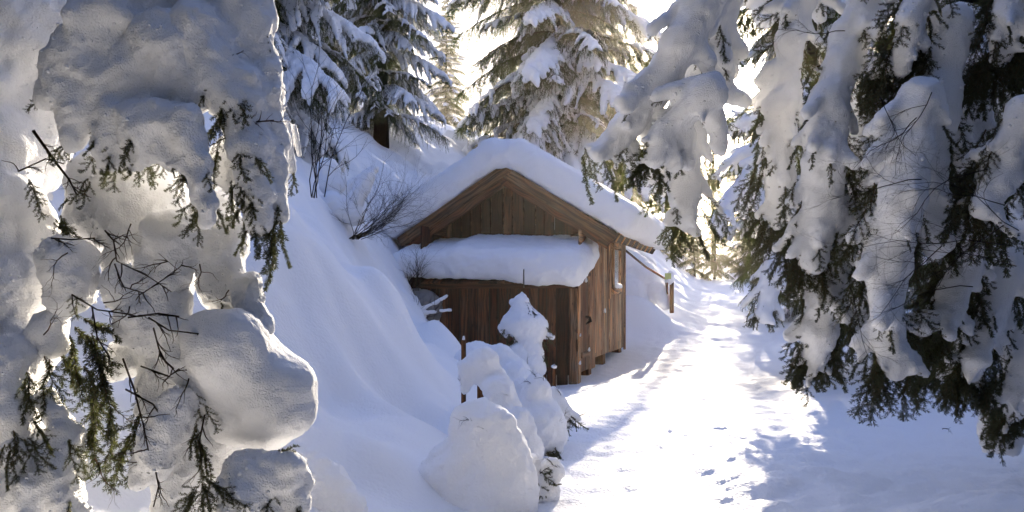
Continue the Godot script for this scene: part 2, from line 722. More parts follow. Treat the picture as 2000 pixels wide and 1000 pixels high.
func crumbs(mesh: ArrayMesh, root: Node3D, count: int, size: float, seeded: int, m: Material) -> void:
	# broken grains and little lumps of snow clinging to a snow surface
	var a := mesh.surface_get_arrays(0)
	var v: PackedVector3Array = a[Mesh.ARRAY_VERTEX]
	var n: PackedVector3Array = a[Mesh.ARRAY_NORMAL]
	var r := RandomNumberGenerator.new()
	r.seed = seeded
	var where := []
	var tries := 0
	while where.size() < count and tries < count * 12:
		tries += 1
		var i := r.randi() % v.size()
		if noise_b.get_noise_3dv(v[i] * 1.6) < r.randf_range(-0.1, 0.35):
			continue
		var q := size * pow(r.randf(), 2.0) + size * 0.3
		var b := Basis.from_euler(Vector3(r.randf() * TAU, r.randf() * TAU, 0)) * Basis.from_scale(Vector3(q, q * r.randf_range(0.6, 1.1), q * r.randf_range(0.6, 1.2)))
		where.append(Transform3D(b, v[i] + n[i] * q * r.randf_range(-0.3, 0.35)))
	if where.size():
		copies("snow_crumbs", M.crumb, m, root, where)


# ------------------------------------------------------------------ the hut
func make_hut() -> void:
	var hut := thing("wooden_hut", "weathered brown plank hut with gabled roof and lean-to beside the snowy path", "hut", Vector3(1.08, 0.0, -14.7))
	hut.rotation.y = -deg_to_rad(16.3)
	var r := RandomNumberGenerator.new()
	r.seed = 31
	var wid := 2.75
	var pitch := atan2(1.2, 1.925)
	# lean-to front: upright boards
	var x := -wid
	while x < -0.02:
		var w := minf(r.randf_range(0.14, 0.22), -x)
		if -x - w < 0.08:
			w = -x
		var m: Material = M.board_shaded[r.randi() % 4]
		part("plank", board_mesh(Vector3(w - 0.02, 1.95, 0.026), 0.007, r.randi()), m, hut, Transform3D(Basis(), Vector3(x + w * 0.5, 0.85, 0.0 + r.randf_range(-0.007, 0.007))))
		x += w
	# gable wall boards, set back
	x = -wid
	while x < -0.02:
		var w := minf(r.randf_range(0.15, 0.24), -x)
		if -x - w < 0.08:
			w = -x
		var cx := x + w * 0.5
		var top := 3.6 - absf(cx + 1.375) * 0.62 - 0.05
		part("plank", board_mesh(Vector3(w - 0.015, top - 1.3, 0.026), 0.007, r.randi()), M.board_shaded[r.randi() % 4], hut, Transform3D(Basis(), Vector3(cx, (top + 1.3) * 0.5, -0.92 + r.randf_range(-0.006, 0.006))))
		x += w
	# near-black sheets added behind the boards so the gaps look shaded
	part("shade_backing", board_mesh(Vector3(2.66, 1.5, 0.01), 0.002, 1), M.dark, hut, Transform3D(Basis(), Vector3(-1.375, 0.85, -0.035)))
	part("shade_backing", board_mesh(Vector3(2.5, 1.3, 0.01), 0.002, 1), M.dark, hut, Transform3D(Basis(), Vector3(-1.375, 1.95, -0.957)))
	part("shade_backing", board_mesh(Vector3(0.01, 2.2, 3.84), 0.002, 1), M.dark, hut, Transform3D(Basis(), Vector3(-0.045, 1.5, -2.9)))
	# right side wall boards, main room
	var z := -0.95
	while z > -4.88:
		var w := minf(r.randf_range(0.16, 0.34), z + 4.9)
		var low := 0.30 if z < -1.3 else 0.12
		part("plank", board_mesh(Vector3(0.026, 2.66 - low, w - 0.022), 0.007, r.randi()), M.board_lit[r.randi() % 4], hut, Transform3D(Basis(), Vector3(r.randf_range(-0.007, 0.006), (2.66 + low) * 0.5, z - w * 0.5)))
		z -= w
	# left and rear walls
	for k in 10:
		part("plank", board_mesh(Vector3(0.026, 2.4, 0.48), 0.005, r.randi()), M.board_shaded[k % 4], hut, Transform3D(Basis(), Vector3(-wid - 0.015, 1.45, -0.2 - k * 0.49)))
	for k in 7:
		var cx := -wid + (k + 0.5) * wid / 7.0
		part("plank", board_mesh(Vector3(wid / 7.0 - 0.008, 3.3 - absf(cx + 1.375) * 0.62 - 0.1, 0.026), 0.005, r.randi()), M.board_shaded[k % 4], hut, Transform3D(Basis(), Vector3(cx, 0.25 + (3.3 - absf(cx + 1.375) * 0.62) * 0.5, -4.93)))
	# lean-to side: corner board and the door
	part("corner_board", board_mesh(Vector3(0.03, 1.9, 0.16), 0.006, 3), M.board_lit[0], hut, Transform3D(Basis(), Vector3(0.016, 0.83, -0.09)))
	part("corner_board", board_mesh(Vector3(0.12, 1.9, 0.03), 0.006, 4), M.board_lit[3], hut, Transform3D(Basis(), Vector3(-0.055, 0.83, 0.03)))
	part("corner_board", board_mesh(Vector3(0.035, 1.5, 0.1), 0.006, 5), M.board_lit[1], hut, Transform3D(Basis(), Vector3(0.018, 1.9, -0.93)))
	part("corner_board", board_mesh(Vector3(0.04, 2.4, 0.13), 0.006, 6), M.board_lit[1], hut, Transform3D(Basis(), Vector3(0.02, 1.45, -4.84)))
	var door := Node3D.new()
	door.name = "door"
	hut.add_child(door)
	for k in 3:
		part("plank", board_mesh(Vector3(0.028, 1.62, 0.225), 0.006, 40 + k), M.board_grey if k != 1 else M.board_shaded[2], door, Transform3D(Basis(), Vector3(0.004, 0.95, -0.29 - k * 0.232)))
	part("ledge", board_mesh(Vector3(0.03, 0.1, 0.62), 0.008, 50), M.board_grey, door, Transform3D(Basis(), Vector3(0.034, 0.42, -0.52)))
	var hs := new_st()
	tube(hs, [Vector3(0.02, 1.06, -0.62), Vector3(0.09, 1.05, -0.6), Vector3(0.115, 1.0, -0.55), Vector3(0.05, 0.94, -0.5)], [0.02, 0.028, 0.03, 0.01], 6)
	part("handle", hs.commit(), M.iron, door)
	part("lintel", board_mesh(Vector3(0.05, 0.07, 0.8), 0.006, 7), M.board_grey, hut, Transform3D(Basis(), Vector3(0.022, 1.8, -0.53)))
	part("plank", board_mesh(Vector3(0.028, 0.7, 0.74), 0.006, 9), M.board_lit[1], hut, Transform3D(Basis(), Vector3(0.0, 2.19, -0.53)))
	# small window in the side wall
	var win := Node3D.new()
	win.name = "window"
	hut.add_child(win)
	for f in [[Vector3(0.035, 1.99, -3.27), Vector3(0.06, 0.86, 0.12)], [Vector3(0.035, 1.99, -4.09), Vector3(0.06, 0.86, 0.12)], [Vector3(0.037, 2.43, -3.68), Vector3(0.065, 0.13, 0.98)], [Vector3(0.039, 1.52, -3.68), Vector3(0.07, 0.14, 1.0)]]:
		part("frame", board_mesh(f[1], 0.008, r.randi()), M.pale_wood, win, Transform3D(Basis(), f[0]))
	part("pane", board_mesh(Vector3(0.006, 0.8, 0.74), 0.001, 1), M.glass, win, Transform3D(Basis(), Vector3(0.034, 1.99, -3.68)))
	var cs := new_st()
	for k in 14:
		for q in [[0, 0], [0, 1], [1, 1], [0, 0], [1, 1], [1, 0]]:
			var kk: int = k + q[0]
			cs.add_vertex(Vector3(0.020 + 0.004 * sin(kk * 1.9), 1.6 + 0.78 * q[1], -3.33 - 0.70 * kk / 14.0))
	cs.generate_normals()
	part("curtain", cs.commit(), M.curtain, win)
	var sl := Snow.new()
	sl.cap(Vector3(0.07, 1.63, -3.4), Vector3(0.07, 1.62, -3.95), 0.055, 0.05)
	part("snow", sl.build(0.02, 0.02, [0.01], [noise_c]), M.snow, win)
	# posts under the floor
	for p in [[-0.03, -1.15], [-0.03, -2.55], [-0.03, -4.5], [-2.6, -2.5], [-2.6, -4.6]]:
		part("post", board_mesh(Vector3(0.2, 0.8, 0.24), 0.012, r.randi()), M.post, hut, Transform3D(Basis(), Vector3(p[0] - 0.08, -0.02, p[1])))
	part("floor_sill", board_mesh(Vector3(0.12, 0.14, 3.6), 0.01, 8), M.board_shaded[1], hut, Transform3D(Basis(), Vector3(-0.1, 0.36, -3.05)))
	part("floor", board_mesh(Vector3(2.5, 0.04, 3.8), 0.01, 9), M.board_shaded[1], hut, Transform3D(Basis(), Vector3(-1.4, 0.45, -2.95)))
	# wall plate log ends at the gable corner
	for q in [[2.60, 0.17], [2.42, 0.16], [2.24, 0.15]]:
		part("log_end", board_mesh(Vector3(0.3, q[1], 0.3), 0.02, r.randi()), M.board_shaded[2] if q[0] > 2.5 else M.board_shaded[1], hut, Transform3D(Basis(), Vector3(-0.13 + (0.03 if q[0] > 2.5 else 0.0), q[0], -0.86)))
	part("purlin", board_mesh(Vector3(0.16, 0.16, 5.0), 0.02, 11), M.board_grey, hut, Transform3D(Basis(), Vector3(-1.375, 3.42, -2.95)))
	part("purlin", board_mesh(Vector3(0.14, 0.14, 5.0), 0.02, 12), M.board_grey, hut, Transform3D(Basis(), Vector3(-2.72, 2.6, -2.95)))
	# roof boards up each slope, their ends showing at the eaves
	for side in [-1.0, 1.0]:
		var bs := Basis(Vector3.FORWARD, pitch * side)
		var mid := Vector3(-1.375 + side * 0.975, 3.055, 0)
		for k in 18:
			part("roof_board", board_mesh(Vector3(2.28, 0.03, 0.27), 0.005, r.randi()), M.board_shaded[r.randi() % 4], hut, Transform3D(bs, mid + Vector3(0, 0.0, -0.46 - k * 0.28)))
		# bargeboards, two deep
		part("bargeboard", board_mesh(Vector3(2.36, 0.20, 0.035), 0.008, 60), M.board_grey, hut, Transform3D(bs, mid + bs.y * -0.06 + Vector3(0, 0, -0.305)))
		part("bargeboard", board_mesh(Vector3(2.30, 0.12, 0.03), 0.008, 61), M.board_shaded[2], hut, Transform3D(bs, mid + bs.y * -0.215 + Vector3(0, 0, -0.36)))
		part("rafter", board_mesh(Vector3(2.2, 0.13, 0.11), 0.01, 62), M.board_grey, hut, Transform3D(bs, mid + bs.y * -0.09 + Vector3(0, 0, -0.84)))
		for k in 7:
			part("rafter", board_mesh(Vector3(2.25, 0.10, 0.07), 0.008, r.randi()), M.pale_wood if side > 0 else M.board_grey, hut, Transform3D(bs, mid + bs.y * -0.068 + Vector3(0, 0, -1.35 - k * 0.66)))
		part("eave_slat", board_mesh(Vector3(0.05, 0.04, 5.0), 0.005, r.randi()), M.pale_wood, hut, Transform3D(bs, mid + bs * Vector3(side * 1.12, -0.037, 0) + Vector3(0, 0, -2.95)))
		part("fascia", board_mesh(Vector3(0.03, 0.15, 5.0), 0.005, r.randi()), M.board_shaded[1], hut, Transform3D(bs, mid + bs * Vector3(side * 1.165, -0.03, 0) + Vector3(0, 0, -2.95)))
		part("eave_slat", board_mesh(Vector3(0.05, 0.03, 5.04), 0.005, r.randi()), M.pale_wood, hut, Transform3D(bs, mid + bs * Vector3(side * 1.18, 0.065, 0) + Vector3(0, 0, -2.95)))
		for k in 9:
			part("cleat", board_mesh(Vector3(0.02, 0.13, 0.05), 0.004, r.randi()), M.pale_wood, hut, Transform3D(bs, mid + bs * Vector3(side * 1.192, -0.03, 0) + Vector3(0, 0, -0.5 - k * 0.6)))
	# lean-to roof
	var lp := atan2(0.38, 1.1)
	for k in 9:
		part("roof_board", board_mesh(Vector3(0.335, 0.03, 1.28), 0.005, r.randi()), M.board_shaded[r.randi() % 4], hut, Transform3D(Basis(Vector3.RIGHT, lp), Vector3(-2.86 + k * 0.343, 1.85, -0.38)))
	part("fascia", board_mesh(Vector3(3.0, 0.1, 0.03), 0.006, 70), M.board_shaded[0], hut, Transform3D(Basis(), Vector3(-1.45, 1.60, 0.16)))
	# little caps of snow caught on nail heads and ledges
	for q in [[0.05, 0.76, -0.02, 0.035], [0.05, 0.30, -0.0, 0.045], [0.06, 0.48, -0.72, 0.05], [0.05, 1.68, -0.5, 0.05], [0.03, 1.12, -2.4, 0.06], [-0.75, 0.75, 0.03, 0.02]]:
		var s := Snow.new()
		s.cap(Vector3(q[0], q[1], q[2]), Vector3(q[0], q[1] + q[3] * 0.9, q[2] - 0.03), q[3] * 0.5, q[3] * 0.3)
		part("snow_cap", s.build(0.012, 0.01, [0.006], [noise_c]), M.snow, hut)
	# ---- snow on the roofs: blankets of their own
	var rs := Snow.new()
	var smooth := 0.0
	for side in [-1.0, 1.0]:
		var bs := Basis(Vector3.FORWARD, pitch * side)
		var mid := Vector3(-1.375 + side * 1.02, 3.055, -2.93)
		rs.slab(Transform3D(bs, mid + bs.y * (0.30 + smooth)), Vector3(1.36, 0.275, 2.78), 0.24)
	var blanket := part("roof_snow", rs.build(0.045, 0.35, [0.045, 0.026, 0.012], [noise_a, noise_b, noise_c]), M.snow, self, hut.transform)
	tag(blanket, "thick smooth snow blanket draped over the hut's gabled roof", "snow blanket")
	var ls := Snow.new()
	var lb := Basis(Vector3.RIGHT, lp * 0.75)
	ls.slab(Transform3D(lb, Vector3(-1.55, 2.10, -0.36)), Vector3(1.72, 0.235, 0.74), 0.2)
	ls.slab(Transform3D(Basis(Vector3.RIGHT, lp * 0.75) * Basis(Vector3.FORWARD, 0.10), Vector3(-1.0, 2.05, -0.3)), Vector3(1.16, 0.23, 0.70), 0.19)
	ls.cap(Vector3(-0.05, 1.78, 0.22), Vector3(-0.9, 1.84, 0.25), 0.14, 0.13)
	var lean := part("lean_to_snow", ls.build(0.035, 0.2, [0.04, 0.022, 0.012], [noise_a, noise_b, noise_c]), M.snow, self, hut.transform)
	tag(lean, "rounded snow pillow on the lean-to roof at the front of the hut", "snow blanket")
	var rod := part("iron_rod", tube_mesh([Vector3(0, 0, 0), Vector3(0.0, 0.3, 0.0)], [0.012, 0.010], 5), M.iron, self, Transform3D(Basis(), P(1023, 562, 14.3)))
	tag(rod, "thin dark rod sticking up in front of the lean-to snow", "rod")


# ------------------------------------------------------------------ spruces
func limb_at(s: Vector3, t: float) -> Vector3:
	return Vector3(s.x * t * 0.96, s.x * (s.y * t - s.z * t * t), sin(t * 3.0 + s.y * 90.0) * 0.05)


func make_bough(seeded: int, heavy: float) -> Dictionary:
	var r := RandomNumberGenerator.new()
	r.seed = seeded
	var L := 3.0
	var rise := r.randf_range(0.02, 0.12)
	var droop := r.randf_range(0.26, 0.42)
	var shape := Vector3(L, rise, droop)
	var v := PackedVector3Array()
	var c := PackedColorArray()
	var sn := Snow.new()
	for i in 12:
		stick(v, c, limb_at(shape, i / 12.0), limb_at(shape, (i + 1) / 12.0), 0.034 * (1.0 - i / 13.0), 0.034 * (1.0 - (i + 1) / 13.0))
	for i in 14:
		var t := 0.12 + i / 16.0
		if r.randf() < 0.35 + 0.5 * heavy and t < 0.93:
			var up := Vector3(0, 0.05 + 0.05 * heavy, r.randf_range(-0.06, 0.06))
			sn.cap(limb_at(shape, t) + up, limb_at(shape, minf(t + 0.08, 0.97)) + up, r.randf_range(0.05, 0.10) * (0.55 + heavy * 0.95) * (1.15 - t * 0.6), 0.07 * (0.6 + heavy * 0.7) * (1.1 - t * 0.7))
	var n := 26
	for i in n:
		for s in [-1.0, 1.0]:
			var t := 0.09 + 0.91 * (i + r.randf() * 0.7) / n
			if t > 0.99:
				continue
			var p: Vector3 = limb_at(shape, t)
			var len := L * 0.36 * pow(1.0 - t, 0.55) * r.randf_range(0.6, 1.12) * minf(1.0, 0.35 + t * 2.2) + 0.16
			var ang := deg_to_rad(r.randf_range(40, 68) * (1.1 - 0.35 * t))
			var d := Vector3(cos(ang), r.randf_range(-0.45, -0.02), s * sin(ang)).normalized()
			var sag := r.randf_range(0.35, 0.9)
			var q0 := p
			var steps := 3
			var snowy := r.randf() < 0.18 + 0.42 * heavy
			for k in steps:
				var f := (k + 1.0) / steps
				var q1 := p + d * len * f + Vector3(0, -sag * len * f * f, 0)
				stick(v, c, q0, q1, 0.009 * (1.15 - f), 0.009 * (1.1 - f))
				var tw := int(len / steps / 0.045) + 1
				for m in tw:
					var a := q0.lerp(q1, (m + r.randf()) / tw)
					var sd := 1.0 if (m + k) % 2 else -1.0
					var out := (d * 0.7 + d.cross(Vector3.UP) * sd * r.randf_range(0.3, 0.9) + Vector3(0, r.randf_range(-1.3, -0.1), 0)).normalized()
					var b := a + out * r.randf_range(0.08, 0.18) * (1.1 - 0.3 * f)
					needles(v, c, a, b, 10, 0.036, 0.010, r)
					if r.randf() < 0.34:
						var hang_ := b + Vector3(r.randf_range(-0.05, 0.05), -r.randf_range(0.1, 0.3), r.randf_range(-0.05, 0.05))
						stick(v, c, a, hang_, 0.003, 0.002)
						needles(v, c, a, hang_, 16, 0.034, 0.010, r)
				needles(v, c, q0, q1, 10, 0.034, 0.010, r)
				if snowy and (k < 2 or r.randf() < 0.5 * heavy):
					var rr := r.randf_range(0.035, 0.075) * (0.6 + 0.75 * heavy)
					sn.cap(q0.lerp(q1, 0.2) + Vector3(0, 0.03 + rr * 0.4, 0), q1 + Vector3(0, 0.025, 0), rr * (1.2 - 0.25 * f), rr * (0.95 - 0.4 * f))
				q0 = q1
	return {"wood": soup(v, c), "snow": sn.build(0.036, 0.07, [0.035, 0.014], [noise_b, noise_c]) if heavy > 0.05 else null}


func in_sun_gap(_p: Vector3) -> bool:
	return false


func spruce(called: String, label: String, x: float, z: float, h: float, reach: float, detailed: bool, heavy: Array, seeded: int, group := "", first := 0.9, keep_open := false) -> Node3D:
	var y := ground(x, z) - 0.15
	var o := thing(called, label, "tree", Vector3(x, y, -z), group)
	var r := RandomNumberGenerator.new()
	r.seed = seeded
	var lean := Vector3(r.randf_range(-0.01, 0.01), 0, r.randf_range(-0.01, 0.01)) * h
	var pts := []
	var radii := []
	for i in 9:
		var t := i / 8.0
		pts.append(Vector3(sin(t * 5 + seeded) * 0.03, h * t, cos(t * 4 + seeded) * 0.03) + lean * t * t)
		radii.append(maxf(0.012, h * 0.009 * (1.0 - t) + 0.01 + (0.05 if i == 0 else 0.0)))
	part("trunk", tube_mesh(pts, radii, 9), M.bark, o)
	var wood := {}
	var snow := {}
	var yy := first
	var k := 0
	while yy < h * 0.985:
		var u := yy / h
		var len := reach * pow(1.0 - u, 0.8) * (0.75 if yy < first + 0.5 else 1.0) + 0.12
		var count := (6 if detailed else 7) if u < 0.85 else 5
		var a0 := r.randf() * TAU
		for j in count:
			var az := a0 + TAU * j / count + r.randf_range(-0.3, 0.3)
			var l := len * r.randf_range(0.72, 1.12)
			var pit := lerpf(-0.22, 0.45, pow(u, 1.4)) + r.randf_range(-0.12, 0.1)
			var b := Basis(Vector3.UP, az) * Basis(Vector3.BACK, pit) * Basis.from_scale(Vector3.ONE * maxf(l / 3.0, 0.12))
			var xf := Transform3D(b, Vector3(0, yy + r.randf_range(-0.1, 0.1), 0) + lean * u * u)
			var kind: int = heavy[r.randi() % heavy.size()]
			if keep_open and (in_sun_gap(o.position + xf * Vector3(1.4, -0.2, 0)) or in_sun_gap(o.position + xf * Vector3(2.8, -0.6, 0))):
				continue
			if detailed:
				var bo := part("bough", M.boughs[kind].wood, M.needles, o, xf)
				if M.boughs[kind].snow:
					part("snow", M.boughs[kind].snow, M.snow, bo)
			else:
				wood.get_or_add(kind, []).append(xf)
				snow.get_or_add(kind, []).append(xf)
			k += 1
		yy += lerpf(0.46, 0.22, u) * (0.8 + reach * 0.1)
	for kind in wood:
		copies("crown", M.boughs[kind].wood, M.needles, o, wood[kind])
		if M.boughs[kind].snow:
			copies("snow", M.boughs[kind].snow, M.snow_far, o, snow[kind])
	return o


func make_trees() -> void:
	M.boughs = []
	for i in 4:
		M.boughs.append(make_bough(101 + i, 1.0))
	for i in 3:
		M.boughs.append(make_bough(201 + i, 0.3))
	for i in 2:
		M.boughs.append(make_bough(301 + i, 0.0))
	# on the slope left of the hut
	spruce("spruce_tree", "tall snowy spruce on the slope directly left above the hut roof", -3.0, 20.5, 15.0, 1.9, true, [0, 1, 2, 4, 5], 5, "", 0.9)
	spruce("spruce_tree", "big snow-laden spruce on the slope beside the near snow-covered tree", -4.3, 15.0, 13.0, 2.3, true, [0, 1, 2, 3, 4], 6, "", 0.6)
	spruce("spruce_tree", "snowy spruce half hidden behind the two spruces on the left slope", -5.3, 22.0, 15.0, 2.4, false, [0, 2, 4, 7], 7)
	# behind the hut
	spruce("spruce_tree", "large dark spruce with snow-streaked boughs standing right behind the hut", 1.35, 26.0, 19.0, 4.0, true, [0, 4, 5, 6, 7, 2], 8, "", 1.2)
	spruce("spruce_tree", "small dark green spruce far off in the gap left of the hut roof", -4.6, 62.0, 12.5, 2.2, false, [7, 8, 6], 9)
	# right of the path
	spruce("spruce_tree", "backlit spruce at the right edge of the sunlit path", 4.9, 14.5, 13.0, 2.1, true, [0, 1, 4, 5, 7], 10, "", 2.1)
	spruce("spruce_tree", "snowy spruce behind the hanging boughs at the far right", 7.3, 13.5, 15.0, 2.4, false, [0, 1, 4, 7], 12, "", 1.5)
	spruce("spruce_tree", "spruce behind the backlit one along the right side of the path", 8.6, 24.0, 16.0, 2.6, false, [0, 4, 5], 13)
	# unseen spruces added round the viewer's back to shade the near snow
	var fo := thing("added_forest", "unseen spruces added behind and beside the viewer to shade the near snow", "added_forest")
	fo.set_meta("kind", "stuff")
	var fr := RandomNumberGenerator.new()
	fr.seed = 71
	var fw := []
	var ft := []
	for q in [[-4.6, -2.5, 15.0, 2.8], [-0.8, -5.5, 17.0, 3.0], [3.2, -5.0, 16.0, 2.8], [6.2, -1.5, 15.0, 2.8], [-5.6, 2.0, 14.0, 2.6], [-8.5, -1.0, 17.0, 3.2], [7.5, 3.0, 15.0, 2.8], [1.5, -9.5, 18.0, 3.4], [-5.0, -8.0, 18.0, 3.4], [7.0, -8.0, 18.0, 3.4], [-3.4, 0.4, 14.0, 2.2], [4.4, 0.8, 14.0, 2.4]]:
		var y0 := ground(q[0], q[1]) - 0.1
		ft.append(Transform3D(Basis.from_scale(Vector3(1, q[2] / 10.0, 1)), Vector3(q[0], y0, -q[1])))
		var yy := 0.6
		while yy < q[2]:
			var u: float = yy / q[2]
			for j in 7:
				var l: float = q[3] * pow(1.0 - u, 0.8) * fr.randf_range(0.75, 1.1) + 0.1
				fw.append(Transform3D(Basis(Vector3.UP, fr.randf() * TAU) * Basis(Vector3.BACK, lerpf(-0.2, 0.4, u)) * Basis.from_scale(Vector3.ONE * l / 3.0), Vector3(q[0], y0 + yy, -q[1])))
			yy += 0.42
	copies("crown", M.boughs[7].wood, M.needles, fo, fw)
	copies("trunk", tube_mesh([Vector3.ZERO, Vector3(0, 5, 0), Vector3(0, 10, 0)], [0.2, 0.13, 0.01], 8), M.bark, fo, ft)
	for q in [[7.6, 37.0, 2.6, 1.2], [8.7, 38.0, 3.4, 1.4], [9.9, 36.5, 2.8, 1.3], [10.9, 38.0, 3.8, 1.5], [6.6, 39.0, 3.2, 1.3]]:
		spruce("young_spruce", "low sunlit young spruce " + {7.6: "second from the eave", 8.7: "in the middle", 9.9: "fourth from the eave", 10.9: "at the path end", 6.6: "nearest the eave"}[q[0]] + " of the young row on the far crest", q[0], q[1], q[2], q[3], false, [8, 7], int(q[0] * 10), "young spruces on the far crest", 0.1)
	# a row in the sun at the end of the path
	var far := [[11.5, 44.0, 7.0, 1.9], [13.4, 46.0, 9.0, 2.0], [15.6, 45.0, 8.0, 2.2], [18.5, 47.0, 12.0, 2.5], [22.0, 45.0, 14.0, 2.6], [9.4, 49.0, 6.0, 1.8], [26.0, 48.0, 15.0, 2.8], [7.0, 52.0, 7.0, 1.9], [18.0, 36.0, 14.0, 2.6], [14.5, 33.0, 11.0, 2.3]]
	var words := ["left end of", "second place in", "third place in", "fourth place in", "fifth place in", "a gap at the hut end of", "right end of", "just past the eave behind", "a step before", "the near side of"]
	spruce("streak_shade_spruce", "slender tall spruce lost in the glare under the sun, placed to streak the path with shade", 12.3, 54.0, 15.0, 0.6, false, [7, 8], 91, "", 4.0)  # thin tree placed against the sun to throw shade streaks along the path
	for i in far.size():
		spruce("spruce_tree", "sunlit yellow-green spruce at " + words[i] + " the far tree row", far[i][0], far[i][1], far[i][2], far[i][3], false, [7, 8, 6, 7], 40 + i, "spruces at the far end of the path", 0.4)


func _ready() -> void:
	var cam := Camera3D.new()
	cam.name = "camera"
	add_child(cam)
	cam.position = Vector3(0, EYE, 0)
	cam.keep_aspect = Camera3D.KEEP_HEIGHT
	cam.set_frustum(0.05 * 1000.0 / FOC, Vector2(0, 0.05 * (HOR - 500.0) / FOC), 0.05, 1500.0)
	cam.current = true
	make_sky()
	noise_a = fast_noise(0.7, 3, 1)
	noise_b = fast_noise(4.0, 2, 2)
	noise_c = fast_noise(14.0, 2, 3)
	M.noise_d = fast_noise(48.0, 2, 4)
	var t0 := Time.get_ticks_msec()
	make_materials()
	print("materials ", Time.get_ticks_msec() - t0)
	make_ground()
	print("ground ", Time.get_ticks_msec() - t0)
	make_hut()
	print("hut ", Time.get_ticks_msec() - t0)
	make_trees()
	print("trees ", Time.get_ticks_msec() - t0)
	make_near()
	print("near ", Time.get_ticks_msec() - t0)


# ------------------------------------------------------------------ near growth
func make_branchlet(seeded: int, length: float) -> ArrayMesh:
	# a flat spray of spruce twigs along +y
	var r := RandomNumberGenerator.new()
	r.seed = seeded
	var v := PackedVector3Array()
	var c := PackedColorArray()
	var a := Vector3.ZERO
	var n := 7
	for i in n:
		var b := Vector3(sin(i * 1.3 + seeded) * 0.006, length * (i + 1) / n, cos(i * 1.1) * 0.006)
		stick(v, c, a, b, 0.0022 * (1.2 - i / 8.0), 0.0022 * (1.1 - i / 8.0), Color(0.11, 0.065, 0.032))
		needles(v, c, a, b, 40, 0.018, 0.0030, r, Color(0.045, 0.052, 0.032), Color(0.115, 0.115, 0.085))
		if i < n - 1:
			for s in [-1.0, 1.0]:
				if r.randf() < 0.55:
					var l := length * 0.38 * (1.0 - 0.6 * i / n) * r.randf_range(0.7, 1.1)
					var e := b + Vector3(s * l * 0.72, l * 0.7, r.randf_range(-0.25, 0.25) * l)
					stick(v, c, b, e, 0.0014, 0.0009, Color(0.11, 0.065, 0.032))
					needles(v, c, b, e, int(l / length * 190), 0.017, 0.0030, r, Color(0.045, 0.052, 0.032), Color(0.115, 0.115, 0.085))
		a = b
	return soup(v, c)


func sprig(at: Vector3, dir: Vector3, scale_: float, r: RandomNumberGenerator) -> Transform3D:
	var b := frame_of(dir) * Basis(Vector3.UP, r.randf() * TAU)
	return Transform3D(b * Basis.from_scale(Vector3.ONE * scale_), at)


